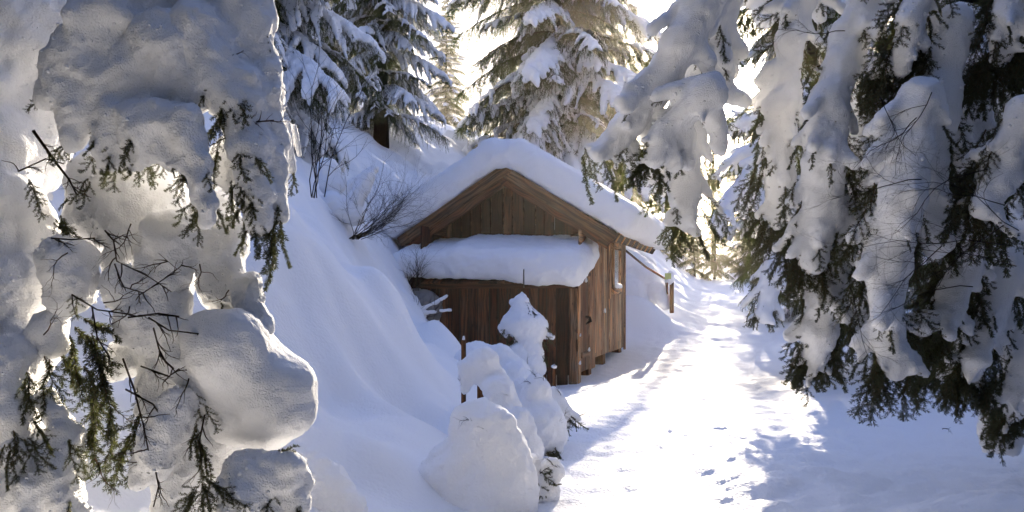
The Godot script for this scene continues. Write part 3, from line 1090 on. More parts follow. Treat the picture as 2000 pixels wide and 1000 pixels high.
# a drooping bough buried in snow.  spine: [px, py, half width in px]; z: distance ahead
func hang(root: Node3D, spine: Array, z: float, seeded: int, fingers: float, fringe: int, cell := 0.015) -> void:
	var r := RandomNumberGenerator.new()
	r.seed = seeded
	var pts := []
	var hw := []
	for i in spine.size():
		pts.append(P(spine[i][0], spine[i][1], z + 0.05 * sin(i * 1.7 + seeded)) - root.position)
		hw.append(spine[i][2] * 1.22 * z / FOC)
	var bough := part("bough", tube_mesh(pts, range(pts.size()).map(func(i): return 0.016 * (1.0 - 0.7 * i / pts.size())), 6), M.twig, root)
	var sn := Snow.new()
	var where := []
	var n := 0.0
	for i in pts.size() - 1:
		var a: Vector3 = pts[i]
		var b: Vector3 = pts[i + 1]
		var along := (b - a).normalized()
		var ra: float = hw[i]
		var rb: float = hw[i + 1]
		var face := Vector3(0, 0.02, 0.03)
		sn.cap(a + face, b + face, ra * 0.5, rb * 0.5)
		var side := along.cross(Vector3(0, 0, 1)).normalized()
		var len := (b - a).length()
		n += 2.6 * len * fingers / maxf(0.05, (ra + rb) * 0.4)
		while n > 0.0:
			n -= 1.0
			var t := r.randf()
			var p := a.lerp(b, t)
			var w := lerpf(ra, rb, t)
			var th := r.randf_range(-0.35, PI + 0.35) if r.randf() < 0.75 else r.randf_range(PI, TAU)
			var out := side * cos(th) + Vector3(0, 0, 1) * sin(th) * 0.9
			var d := (out + along * r.randf_range(0.1, 0.8) + Vector3.DOWN * r.randf_range(0.2, 0.9)).normalized()
			var l := w * r.randf_range(0.45, 1.2)
			var p0 := p + out * w * r.randf_range(0.15, 0.6)
			var p1 := p0 + d * l
			var fr := w * r.randf_range(0.13, 0.30)
			sn.cap(p0, p1, fr * 1.25, fr * 0.7)
			if r.randf() < 0.8:
				where.append(sprig(p1 - d * 0.05 - Vector3(0, fr * 0.55, 0.01), d + Vector3.DOWN * r.randf_range(0.1, 0.8), r.randf_range(0.35, 0.75) * (0.6 if fringe < 12 else 1.0), r))
			if r.randf() < 0.25:
				where.append(sprig(p0 - Vector3(0, 0.0, w * 0.5), d + Vector3.DOWN * 0.7 + Vector3(r.randf_range(-0.4, 0.4), 0, -0.3), r.randf_range(0.8, 1.2), r))
	for i in fringe:
		var t := pow(r.randf(), 0.7)
		var f := t * (pts.size() - 1)
		var k := mini(int(f), pts.size() - 2)
		var p: Vector3 = pts[k].lerp(pts[k + 1], f - k)
		var w := lerpf(hw[k], hw[k + 1], f - k)
		var along: Vector3 = (pts[k + 1] - pts[k]).normalized()
		var side := along.cross(Vector3(0, 0, 1)).normalized() * (1.0 if r.randf() < 0.5 else -1.0)
		var o := p + side * w * r.randf_range(0.2, 0.75) + Vector3(0, 0, r.randf_range(-0.7, 0.35) * w)
		where.append(sprig(o, side * r.randf_range(0.0, 0.7) + along * 0.4 + Vector3.DOWN * r.randf_range(0.4, 1.2) + Vector3(0, 0, r.randf_range(-0.3, 0.3)), r.randf_range(0.7, 1.15), r))
	# the hanging tip
	var tip: Vector3 = pts[-1]
	for i in 5 + fringe / 8:
		where.append(sprig(tip + Vector3(r.randf_range(-1, 1), r.randf_range(0.2, 1.0), r.randf_range(-1, 0.4)) * hw[-1] * 0.9, Vector3(r.randf_range(-0.5, 0.5), -1, r.randf_range(-0.3, 0.4)), r.randf_range(0.6, 1.0), r))
	var pad := sn.build(cell, 0.03, [0.024, 0.010, 0.004], [noise_b, noise_c, M.noise_d])
	part("snow", pad, M.snow_near, bough)
	if cell < 0.02:
		crumbs(pad, bough, 130, 0.007, seeded, M.snow_near)
	copies("needles", M.branchlets[seeded % 3], M.needles, bough, where)


# snow from capsules given as [px, py, r px, px, py, r px, z]
func clump(root: Node3D, caps: Array, cell: float, k: float, called := "snow_mass", sharp := 1.0) -> MeshInstance3D:
	var s := Snow.new()
	for c in caps:
		var z: float = c[6]
		s.cap(P(c[0], c[1], z) - root.position, P(c[3], c[4], z) - root.position, c[2] * z / FOC, c[5] * z / FOC)
	var tips := []
	if sharp >= 1.0 and cell < 0.015:
		var r := RandomNumberGenerator.new()
		r.seed = int(caps[0][0] * 7 + caps[0][1] * 13 + 5000)
		for c in caps:
			var z: float = c[6]
			var a := P(c[0], c[1], z) - root.position
			var b := P(c[3], c[4], z) - root.position
			var n := int(4.0 + (b - a).length() * 36.0)
			for i in n:
				var t := r.randf()
				var rad: float = lerpf(c[2], c[5], t) * z / FOC
				var d := Vector3(r.randf_range(-1, 1), r.randf_range(-1, 1), r.randf_range(-0.2, 1)).normalized()
				var p := a.lerp(b, t) + d * rad * r.randf_range(0.82, 1.0)
				var q := minf(rad * r.randf_range(0.14, 0.4), 0.05)
				s.cap(p, p + Vector3(d.x * 0.3, -1, d.z * 0.3) * q * r.randf_range(0.3, 2.0), q, q * 0.7)
				if d.y < 0.1 and r.randf() < 0.32:
					tips.append(sprig(p - Vector3(0, q * 0.9, 0), Vector3(d.x * 0.6, -1, d.z * 0.7), r.randf_range(0.25, 0.5), r))
	if tips.size():
		copies("needles", M.branchlets[tips.size() % 3], M.needles, root, tips)
	var made := s.build(cell, k, [0.025 * sharp, 0.012 * sharp, 0.0048 * sharp], [noise_b, noise_c, M.noise_d])
	var o := part(called, made, M.snow_near, root)
	if cell < 0.015 and called == "snow_mass" and sharp >= 1.0:
		crumbs(made, root, 420, 0.005, caps.size() * 31 + int(caps[0][0]) + 1000, M.snow_near)
	return o


func make_left_tree() -> void:
	var base := Vector3(-2.0, ground(-2.0, 3.1) - 0.1, -3.15)
	var t := thing("snow_covered_spruce", "near spruce buried under heavy lumpy snow filling the left of the view", "tree", base)
	part("trunk", tube_mesh([Vector3.ZERO, Vector3(0.02, 1.5, 0), Vector3(0, 3.2, 0.02), Vector3(0.02, 5.5, 0)], [0.15, 0.12, 0.09, 0.02], 10), M.bark, t)
	var cr := RandomNumberGenerator.new()
	cr.seed = 44
	for i in 46:  # crown and left-side boughs out of view, placed to shade the snow masses
		var u := i / 46.0
		var az := cr.randf() * TAU
		var yy := lerpf(2.15, 5.2, u)
		if i % 3 == 0:
			az = PI + cr.randf_range(-1.3, 1.3)
			yy = lerpf(0.9, 2.4, u)
		elif cos(az) > -0.2 and yy < 3.7:
			az += PI
		var bo := part("bough", M.boughs[cr.randi() % 4].wood, M.needles, t, Transform3D(Basis(Vector3.UP, az) * Basis(Vector3.BACK, 0.12) * Basis.from_scale(Vector3.ONE * lerpf(0.62, 0.2, u)), Vector3(0, yy, 0)))
		part("snow", M.boughs[i % 4].snow, M.snow, bo)
	clump(t, [[-40, -60, 170, 20, 120, 140, 2.9], [30, 120, 130, 50, 300, 84, 2.85], [-40, 300, 100, -30, 480, 100, 2.7], [20, 420, 66, 50, 540, 84, 2.7], [110, 60, 80, 115, 160, 40, 2.85]], 0.014, 0.06)
	clump(t, [[330, -80, 160, 325, 50, 112, 2.58], [218, 20, 62, 145, 145, 48, 2.42], [240, -40, 60, 215, 60, 50, 2.44], [150, 130, 55, 210, 225, 50, 2.45], [335, 110, 84, 365, 185, 50, 2.42], [270, 160, 80, 290, 240, 56, 2.46],
		[235, 230, 40, 210, 310, 24, 2.38], [150, 220, 38, 143, 275, 19, 2.4], [315, 240, 46, 338, 322, 24, 2.34], [280, 240, 38, 265, 315, 21, 2.36], [365, 250, 46, 388, 340, 30, 2.33], [388, 340, 28, 412, 430, 20, 2.33], [185, 160, 56, 100, 185, 24, 2.42]], 0.0095, 0.03)
	clump(t, [[445, -60, 80, 470, 50, 62, 2.5], [480, 50, 50, 512, 190, 42, 2.5], [515, 190, 40, 530, 320, 26, 2.5], [530, 320, 24, 545, 415, 15, 2.48], [420, 100, 50, 465, 200, 45, 2.42], [465, 200, 45, 500, 300, 34, 2.42], [440, 300, 30, 455, 360, 26, 2.5],
		[480, 290, 36, 488, 370, 24, 2.4], [495, 370, 30, 505, 440, 18, 2.42], [385, 60, 60, 400, 160, 40, 2.4]], 0.0095, 0.028)
	clump(t, [[200, 350, 60, 250, 400, 96, 2.72], [260, 390, 98, 320, 460, 74, 2.68], [330, 470, 58, 320, 545, 36, 2.5], [420, 400, 40, 430, 470, 52, 2.6], [425, 470, 50, 440, 560, 40, 2.55], [480, 570, 40, 505, 640, 30, 2.5], [440, 560, 45, 470, 600, 45, 2.6]], 0.0095, 0.035)
	clump(t, [[405, 650, 50, 445, 665, 70, 2.42], [425, 690, 66, 450, 690, 66, 2.42], [470, 720, 90, 530, 765, 78, 2.5], [535, 770, 74, 552, 805, 58, 2.48], [470, 800, 70, 520, 830, 55, 2.55]], 0.0095, 0.05, "snow_mass", 0.5)
	clump(t, [[500, 935, 55, 560, 930, 38, 2.4], [480, 990, 70, 520, 1030, 60, 2.4], [565, 950, 30, 575, 985, 24, 2.4]], 0.0095, 0.03)
	clump(t, [[430, 750, 60, 425, 860, 52, 2.6], [420, 860, 55, 430, 1040, 65, 2.6], [350, 790, 42, 310, 870, 38, 2.4], [300, 900, 36, 268, 945, 16, 2.38], [345, 840, 40, 345, 1000, 45, 2.5]], 0.0095, 0.03)
	clump(t, [[320, 600, 46, 300, 640, 55, 2.5], [240, 560, 42, 300, 560, 36, 2.5], [280, 690, 46, 235, 715, 28, 2.6], [320, 720, 42, 300, 790, 30, 2.55], [365, 700, 38, 375, 770, 28, 2.45], [350, 650, 36, 365, 690, 30, 2.45]], 0.0095, 0.03)
	clump(t, [[35, 580, 98, 15, 700, 80, 2.65], [130, 510, 56, 140, 570, 44, 2.5], [90, 640, 30, 110, 670, 20, 2.5], [0, 720, 70, 20, 830, 60, 2.45]], 0.012, 0.04)
	clump(t, [[90, 780, 26, 125, 850, 24, 2.45], [125, 850, 26, 140, 900, 30, 2.45], [40, 900, 66, 70, 960, 70, 2.45], [60, 960, 80, 40, 1060, 95, 2.45], [110, 930, 40, 140, 1010, 30, 2.4]], 0.0095, 0.03)
	clump(t, [[560, 245, 12, 568, 330, 11, 2.6], [575, 250, 8, 584, 300, 7, 2.65]], 0.008, 0.02, "snow_mass", 0.4)
	# needle sprays: [px, py, dx, dy, scale, z]
	var r := RandomNumberGenerator.new()
	r.seed = 501
	var tips := [[212, 285, -0.4, 1, 0.42, 2.37], [228, 290, -0.1, 1, 0.5, 2.36], [205, 290, -0.7, 1, 0.4, 2.38], [268, 295, 0, 1, 0.45, 2.36], [283, 305, 0.2, 1, 0.4, 2.37], [325, 290, -0.3, 1, 0.42, 2.33], [345, 305, 0.3, 1, 0.36, 2.34], [372, 325, -0.4, 1, 0.42, 2.33],
		[362, 335, -0.7, 1, 0.36, 2.34], [400, 380, -0.1, 1, 0.5, 2.34], [412, 390, 0.3, 1, 0.42, 2.35], [398, 410, -0.3, 1, 0.4, 2.34], [140, 265, -0.2, 1, 0.35, 2.4], [128, 280, -0.4, 1, 0.4, 2.4], [92, 185, -0.8, 0.7, 0.3, 2.4], [440, 190, -0.3, 1, 0.7, 2.36], [452, 180, 0.3, 0.6, 0.5, 2.36], [430, 230, -0.3, 1, 0.5, 2.37],
		[470, 295, 0.2, 0.8, 0.55, 2.34], [490, 300, 0.6, 0.8, 0.45, 2.34], [420, 300, -0.2, 1, 0.5, 2.4], [455, 355, -0.1, 1, 0.5, 2.4], [488, 370, 0, 1, 0.5, 2.36], [478, 390, -0.3, 1, 0.5, 2.37], [500, 420, 0, 1, 0.55, 2.37], [492, 430, -0.3, 1, 0.45, 2.37], [520, 385, 0.2, 1, 0.5, 2.42], [528, 395, 0.2, 1, 0.5, 2.42], [541, 420, 0, 1, 0.7, 2.44], [546, 450, -0.1, 1, 0.7, 2.45], [537, 440, -0.2, 1, 0.6, 2.44],
		[150, 640, 0.5, 0.5, 0.9, 2.45], [140, 660, 0, 1, 0.8, 2.45], [165, 620, 0.9, 0.4, 0.8, 2.44], [175, 650, 0.5, 1, 0.8, 2.44], [120, 700, 0.4, 0.6, 0.8, 2.46], [90, 700, 0.2, 1, 0.8, 2.42], [160, 720, 0.3, 1, 0.9, 2.46], [190, 760, 0.1, 1, 0.9, 2.5], [205, 700, 0.1, 1, 0.9, 2.44], [180, 800, 0.1, 1, 0.9, 2.5], [225, 830, 0, 1, 0.7, 2.5],
		[30, 840, 0, 1, 0.6, 2.3], [50, 860, 0.3, 0.8, 0.5, 2.3], [15, 870, -0.2, 1, 0.5, 2.3], [70, 820, 0.4, 0.7, 0.5, 2.32], [130, 860, 0.4, 0.8, 0.5, 2.34], [400, 940, 0.1, 1, 0.55, 2.28], [395, 950, -0.6, 0.6, 0.5, 2.28], [410, 945, 0.7, 0.5, 0.5, 2.28], [400, 930, 0.3, 0.4, 0.45, 2.27], [385, 960, -0.3, 1, 0.5, 2.28], [380, 830, 0.1, 1, 0.6, 2.34], [385, 860, 0.2, 1, 0.6, 2.34],
		[540, 885, 0.6, -0.2, 0.3, 2.36], [585, 985, 0, 1, 0.5, 2.34], [270, 810, -0.4, 1, 0.8, 2.4], [255, 850, -0.2, 1, 0.7, 2.42], [575, 330, 0, 1, 0.35, 2.58], [50, 730, 0.2, 1, 0.6, 2.36], [170, 350, -0.5, 0.9, 0.4, 2.5], [120, 420, 0.3, 1, 0.5, 2.5], [130, 455, 0.5, 0.8, 0.5, 2.5], [110, 430, 0.6, 0.6, 0.5, 2.5], [60, 350, 0.6, 0.9, 0.5, 2.52]]
	var by := [[], [], []]
	for q in tips:
		for k in 2:
			by[r.randi() % 3].append(sprig(P(q[0] + r.randf_range(-6, 6), q[1] + r.randf_range(-6, 6), q[5] + 0.02) - base, Vector3(q[2] + r.randf_range(-0.25, 0.25), -q[3], r.randf_range(-0.2, 0.5)), q[4] * r.randf_range(0.8, 1.1), r))
	for k in 3:
		copies("needles", M.branchlets[k], M.needles, t, by[k])
	# bare twigs: polylines in pixels
	var lines := [[2.32, 0.0022, [205, 450], [222, 470], [228, 510], [290, 540], [335, 570]], [2.32, 0.002, [224, 515], [240, 560], [280, 572], [320, 545], [345, 525], [310, 495]], [2.45, 0.0045, [65, 255], [90, 290], [115, 325], [135, 350], [150, 380]], [2.44, 0.0022, [35, 335], [90, 310], [125, 320]], [2.3, 0.0026, [240, 700], [262, 760], [280, 830], [290, 880]],
		[2.32, 0.0022, [140, 575], [190, 605], [240, 612], [270, 618]], [2.33, 0.0022, [250, 620], [310, 612], [350, 618]], [2.34, 0.0022, [290, 620], [330, 645], [390, 652]], [2.34, 0.0022, [300, 640], [310, 680], [318, 700], [340, 720]], [2.34, 0.0022, [180, 600], [190, 660], [215, 700]], [2.36, 0.0022, [275, 715], [330, 735], [350, 720]], [2.36, 0.0022, [400, 810], [390, 860], [395, 900]], [2.4, 0.0022, [440, 270], [425, 190], [440, 120]],
		[2.44, 0.0022, [100, 465], [140, 468], [185, 465]], [2.4, 0.0022, [470, 235], [500, 238], [535, 235]], [2.35, 0.0022, [300, 900], [310, 950], [300, 990]], [2.35, 0.0025, [245, 760], [300, 790], [330, 840]]]
	for i in 16:
		var st := new_st()
		var px := r.randf_range(60, 470)
		var py := r.randf_range(420, 900)
		twiggy(st, P(px, py, 2.36) - base, Vector3(r.randf_range(-1, 1), r.randf_range(-1.2, 0.5), 0.25), r.randf_range(0.06, 0.14), 0.0018, 1, r, 0.4)
		part("twig", st.commit(), M.twig, t)
	for l in lines:
		var st := new_st()
		var pts := []
		var radii := []
		for i in range(2, l.size()):
			pts.append(P(l[i][0], l[i][1], l[0]) - base)
			radii.append(l[1] * (1.1 - 0.14 * (i - 2)))
		tube(st, pts, radii, 5)
		for i in pts.size() - 1:
			for k in 2:
				var a: Vector3 = pts[i].lerp(pts[i + 1], r.randf())
				twiggy(st, a, (pts[i + 1] - pts[i]).normalized() + Vector3(r.randf_range(-1, 1), r.randf_range(-1.2, 0.6), r.randf_range(-0.2, 0.5)), r.randf_range(0.03, 0.09), 0.0019, 1 if r.randf() < 0.5 else 0, r, 0.3)
		part("twig", st.commit(), M.twig, t)


func make_right_tree() -> void:
	var base := Vector3(4.15, ground(4.15, 6.4) - 0.1, -6.4)
	var t := spruce("overhanging_spruce", "dark spruce hanging snow-heavy boughs over the right of the path", base.x, 6.4, 11.0, 2.3, true, [0, 1, 2, 3], 61, "", 2.35)
	# limbs overhead that carry the hanging boughs
	for q in [[1420, -60, 4.4], [1440, -40, 4.8], [1640, -50, 4.3], [1740, -60, 4.5], [1850, -30, 4.2], [1950, -20, 4.0]]:
		var e := P(q[0], q[1], q[2]) - t.position
		var s := Vector3(0, e.y + 0.25, 0)
		part("limb", tube_mesh([s, s.lerp(e, 0.35) + Vector3(0, 0.12, 0), s.lerp(e, 0.7) + Vector3(0, 0.1, 0), e], [0.05, 0.042, 0.032, 0.02], 7), M.bark, t)
	hang(t, [[1410, -60, 70], [1330, 100, 60], [1255, 215, 54], [1195, 285, 40], [1165, 310, 24]], 4.3, 701, 0.8, 6)
	hang(t, [[1430, -60, 80], [1365, 120, 66], [1330, 270, 64], [1335, 380, 46], [1335, 445, 24]], 4.6, 702, 1.0, 22)
	hang(t, [[1380, 190, 60], [1300, 260, 42], [1278, 325, 26]], 4.2, 703, 1.0, 10)
	hang(t, [[1720, -50, 60], [1655, 90, 58], [1615, 210, 58], [1600, 330, 66], [1610, 430, 60], [1580, 520, 40]], 4.1, 704, 0.9, 40)
	hang(t, [[1580, -60, 56], [1540, 90, 44], [1525, 220, 40], [1520, 350, 46], [1512, 440, 26]], 4.6, 705, 1.0, 40)
	hang(t, [[1640, 430, 60], [1615, 560, 56], [1595, 660, 50], [1590, 715, 30]], 4.3, 706, 1.3, 35)
	hang(t, [[1790, 200, 66], [1755, 400, 66], [1728, 540, 64], [1725, 660, 54], [1740, 730, 34]], 3.8, 707, 1.05, 30)
	hang(t, [[1850, 60, 60], [1815, 240, 70], [1800, 370, 62], [1820, 480, 50]], 4.0, 708, 0.7, 40)
	hang(t, [[1910, 380, 50], [1880, 520, 46], [1845, 610, 44], [1800, 650, 34]], 4.1, 709, 0.9, 50)
	hang(t, [[1990, 230, 50], [1940, 360, 54], [1915, 420, 36]], 3.7, 710, 0.9, 30)
	hang(t, [[1960, 520, 44], [1925, 640, 44], [1900, 710, 34], [1892, 745, 20]], 4.2, 711, 1.3, 30)
	hang(t, [[2010, 560, 50], [1990, 700, 46], [1978, 780, 34], [1975, 815, 22]], 4.4, 712, 1.2, 26)
	hang(t, [[1820, -60, 50], [1770, 60, 44], [1750, 150, 30]], 3.9, 713, 0.9, 40)
	hang(t, [[1500, -80, 70], [1480, -20, 60], [1490, 40, 36]], 5.0, 717, 1.0, 20)
	hang(t, [[1690, 150, 50], [1680, 300, 56], [1690, 420, 40]], 4.4, 718, 0.9, 40)
	hang(t, [[1900, 60, 56], [1885, 200, 60], [1880, 330, 50]], 4.3, 719, 0.9, 40)
	hang(t, [[1980, -60, 50], [1955, 60, 40], [1945, 130, 26]], 3.9, 714, 0.8, 50)
	hang(t, [[1880, 600, 50], [1850, 680, 40], [1830, 730, 26]], 4.5, 715, 1.3, 35)
	hang(t, [[1700, 430, 50], [1680, 560, 40], [1670, 640, 26]], 4.6, 716, 1.2, 30)
	clump(t, [[1945, 830, 34, 1960, 850, 36, 4.6], [1975, 790, 28, 1960, 840, 26, 4.6]], 0.014, 0.03)
	# two boughs reach out over the path from the spruce behind
	var m := get_node("spruce_tree_005")
	hang(m, [[1600, 230, 50], [1490, 330, 44], [1430, 395, 34], [1395, 440, 20]], 12.6, 721, 0.9, 60, 0.03)
	hang(m, [[1590, 420, 50], [1520, 500, 44], [1500, 570, 34], [1490, 620, 22]], 12.8, 722, 0.9, 80, 0.03)
	hang(m, [[1580, 205, 30], [1500, 225, 24], [1440, 245, 16], [1405, 262, 8]], 13.4, 723, 0.7, 40, 0.03)
	hang(m, [[1580, 285, 30], [1480, 290, 22], [1420, 320, 14], [1392, 350, 8]], 13.0, 724, 0.7, 40, 0.03)
	# a web of fine bare twigs
	var r := RandomNumberGenerator.new()
	r.seed = 811
	var starts := [[1990, 450, -1.0, -0.1, 0.75], [1975, 480, -1.0, 0.05, 0.8], [1985, 520, -1.0, -0.3, 0.6], [1960, 440, -0.9, 0.35, 0.7], [1930, 330, -1.0, 0.1, 0.6], [1900, 560, -1, -0.1, 0.5], [1820, 180, -0.4, 0.9, 0.45], [1720, 190, 0.3, 1.0, 0.4], [1840, 480, -0.9, 0.4, 0.5], [1660, 560, 0.1, 1, 0.4], [1800, 350, -0.9, 0.3, 0.45], [1960, 400, -0.8, -0.5, 0.5], [1650, 60, -0.8, 0.3, 0.35], [1790, 230, -0.6, 0.7, 0.4]]
	for s in starts:
		var st := new_st()
		twiggy(st, P(s[0], s[1], 3.45) - t.position, Vector3(s[2], -s[3], r.randf_range(-0.1, 0.2)), s[4] * 0.8, 0.0022, 3, r, 0.3)
		part("twig", st.commit(), M.twig_dark, t)


func bush(called: String, label: String, category: String, at: Vector3, caps: Array, cell := 0.022, group := "") -> Node3D:
	var o := thing(called, label, category, at, group)
	var s := Snow.new()
	for c in caps:
		var z: float = c[6]
		s.cap(P(c[0], c[1], z) - at, P(c[3], c[4], z) - at, c[2] * z / FOC, c[5] * z / FOC)
	part("snow", s.build(cell, 0.07, [0.03, 0.012, 0.004], [noise_b, noise_c, M.noise_d]), M.snow, o)
	if category == "bush":
		var r := RandomNumberGenerator.new()
		r.seed = int(at.x * 100.0) + 999
		for i in 4:
			var c: Array = caps[r.randi() % caps.size()]
			var z: float = c[6]
			var st := new_st()
			twiggy(st, P(c[3] + r.randf_range(-0.8, 0.8) * c[5], c[4] - c[5] * r.randf_range(0.2, 0.8), z - c[5] * 0.5 * z / FOC) - at, Vector3(r.randf_range(-0.8, 0.8), r.randf_range(0.1, 1.0), 0.4), r.randf_range(0.08, 0.2), 0.0035, 1, r, 0.3)
			part("stem", st.commit(), M.twig_dark, o)
	return o


func make_bushes() -> void:
	var r := RandomNumberGenerator.new()
	r.seed = 90
	var at := P(960, 960, 6.1)
	var o := bush("snow_covered_bush", "largest smooth egg-shaped snow-covered bush at the path's left edge", "bush", at, [[930, 828, 46, 945, 870, 66, 6.1], [950, 845, 56, 985, 930, 58, 6.1], [880, 900, 44, 840, 985, 50, 6.2], [1000, 900, 30, 1015, 980, 34, 6.05], [900, 930, 60, 950, 1000, 90, 6.1], [965, 950, 62, 985, 1010, 60, 6.05], [940, 850, 60, 960, 900, 70, 6.15]])
	at = P(955, 780, 7.7)
	o = bush("snow_covered_bush", "arching snow-covered bush next to the brown stake", "bush", at, [[918, 722, 20, 942, 708, 26, 7.7], [942, 708, 28, 975, 765, 30, 7.7], [975, 765, 32, 1000, 830, 30, 7.5], [985, 830, 34, 1010, 900, 40, 7.4], [912, 720, 16, 908, 760, 12, 7.7]])
	at = P(1055, 840, 8.2)
	o = bush("snow_covered_bush", "pointed cone of a snow-covered bush with dark twigs at its foot", "bush", at, [[1043, 726, 7, 1046, 762, 24, 8.2], [1046, 762, 26, 1058, 830, 46, 8.2], [1060, 830, 44, 1080, 855, 26, 8.1], [1020, 760, 20, 1030, 830, 40, 8.4], [1060, 860, 36, 1075, 880, 24, 8.1]])
	var where := []
	for i in 12:
		where.append(sprig(P(1068 + r.randf_range(-10, 30), 880 + r.randf_range(-8, 10), 8.0) - at, Vector3(r.randf_range(-0.2, 1), -0.6, r.randf_range(-0.3, 0.8)), 1.1, r))
	copies("needles", M.branchlets[0], M.needles, o, where)
	at = P(1020, 850, 7.2)
	o = bush("snow_covered_bush", "narrow snow-covered hump squeezed between the egg-shaped and the pointed bush", "bush", at, [[1015, 825, 28, 1030, 880, 26, 7.2], [1030, 880, 28, 1040, 940, 30, 7.2]])
	at = P(950, 720, 11.6)
	o = bush("snow_covered_bush", "low rounded snow-covered hump against the lean-to front wall", "bush", at, [[930, 710, 44, 960, 720, 42, 11.7], [975, 705, 34, 1000, 740, 40, 11.5], [1010, 730, 24, 1030, 770, 40, 11.2]])
	at = P(1060, 950, 6.3)
	o = bush("snow_covered_bush", "little knobbly snow-covered bush with dark gaps at the path edge", "bush", at, [[1040, 900, 12, 1045, 930, 14, 6.3], [1075, 915, 13, 1080, 950, 14, 6.3], [1080, 905, 11, 1090, 920, 10, 6.3], [1050, 950, 20, 1070, 985, 22, 6.3], [1030, 960, 22, 1045, 1010, 26, 6.3]], 0.016)
	where = []
	for i in 10:
		where.append(sprig(P(1062 + r.randf_range(-25, 22), 955 + r.randf_range(-40, 20), 6.25) - at, Vector3(r.randf_range(-1, 1), r.randf_range(-0.8, 0.5), 0.4), r.randf_range(0.4, 0.7), r))
	copies("needles", M.branchlets[1], M.needles, o, where)
	at = P(1105, 800, 8.6)
	o = bush("snow_covered_bush", "small drooping fir twig with icicles right of the pointed bush", "bush", at, [[1080, 765, 9, 1095, 785, 11, 8.6], [1095, 785, 10, 1128, 818, 6, 8.6], [1090, 800, 12, 1110, 830, 8, 8.6], [1075, 790, 14, 1085, 830, 16, 8.6]], 0.016)
	where = []
	for i in 10:
		where.append(sprig(P(1090 + r.randf() * 38, 800 + r.randf() * 25, 8.6) - at, Vector3(r.randf_range(0, 1), -0.6, 0.3), r.randf_range(0.5, 0.8), r))
	copies("needles", M.branchlets[2], M.needles, o, where)
	at = P(630, 960, 4.9)
	o = bush("snow_heap", "rough snow ridge slumping at the foot of the near snow-covered spruce", "snow heap", at, [[570, 905, 40, 620, 950, 50, 4.9], [620, 950, 52, 670, 1010, 50, 4.9], [600, 960, 60, 640, 1040, 70, 5.0]], 0.018)
	at = P(850, 970, 6.4)
	o = bush("snow_heap", "low round snow hump left of the egg-shaped bush", "snow heap", at, [[820, 945, 30, 860, 960, 34, 6.5], [850, 975, 40, 880, 1000, 34, 6.4], [760, 1000, 50, 850, 1000, 50, 6.5]], 0.02)
	# the little spruce with a great hat of snow
	at = P(1020, 735, 13.7)
	o = thing("young_spruce", "young spruce wearing a pointed hat of snow before the lean-to wall", "tree", Vector3(at.x, ground(at.x, 13.7) - 0.1, at.z))
	at = o.position
	part("trunk", tube_mesh([Vector3.ZERO, Vector3(0.01, 0.7, 0), Vector3(0, 1.5, 0)], [0.03, 0.022, 0.006], 7), M.bark, o)
	clump(o, [[1019, 572, 3, 1018, 592, 13, 13.7], [1018, 592, 16, 1022, 626, 38, 13.7], [1004, 632, 26, 1044, 640, 28, 13.7], [1030, 655, 26, 1032, 690, 30, 13.7], [1000, 590, 6, 1016, 600, 8, 13.7]], 0.018, 0.05, "snow", 0.7)
	clump(o, [[1012, 690, 22, 1030, 715, 30, 13.6], [1045, 680, 14, 1052, 720, 16, 13.6], [1066, 655, 8, 1078, 658, 6, 13.7], [980, 640, 8, 990, 655, 7, 13.7]], 0.018, 0.04, "snow", 0.7)
	where = []
	for q in [[988, 648, -0.6], [996, 655, -0.3], [1004, 662, -0.2], [1010, 668, 0.1], [1066, 662, 0.8], [1060, 672, 0.5], [1052, 690, 0.5], [1000, 670, -0.5], [1062, 700, 0.4], [992, 690, -0.6], [1066, 645, 0.9]]:
		for k in 2:
			where.append(sprig(P(q[0], q[1] - 6, 13.58) - at, Vector3(q[2], -0.9, r.randf_range(-0.1, 0.5)), r.randf_range(0.7, 1.1), r))
	copies("needles", M.branchlets[1], M.needles, o, where)
	# stakes
	for q in [[904, 664, 812, 8.6, 0.027, "tall brown wooden stake standing in the snow bank before the lean-to"], [938, 735, 800, 7.9, 0.04, "short dark stake stub under the arching snow-covered bush"], [1081, 716, 770, 13.0, 0.03, "thin snow-capped stake by the lean-to's near corner"]]:
		var top := P(q[0], q[1], q[3])
		var bot := P(q[0] + 1.5, q[2], q[3])
		var so := thing("wooden_stake", q[5], "stake", bot)
		var hgt := top.y - bot.y
		part("post", board_mesh(Vector3(q[4] * 1.7, hgt, q[4] * 1.5), 0.008, int(q[0])), M.post, so, Transform3D(Basis(), Vector3(0, hgt * 0.5, 0)))
		var cs := Snow.new()
		cs.cap(Vector3(0, hgt + 0.01, 0), Vector3(0.0, hgt + 0.03, 0), q[4] * (0.7 if q[0] < 1000 else 1.5), q[4] * 0.4)
		part("snow", cs.build(0.01, 0.01, [0.006], [noise_c]), M.snow, so)
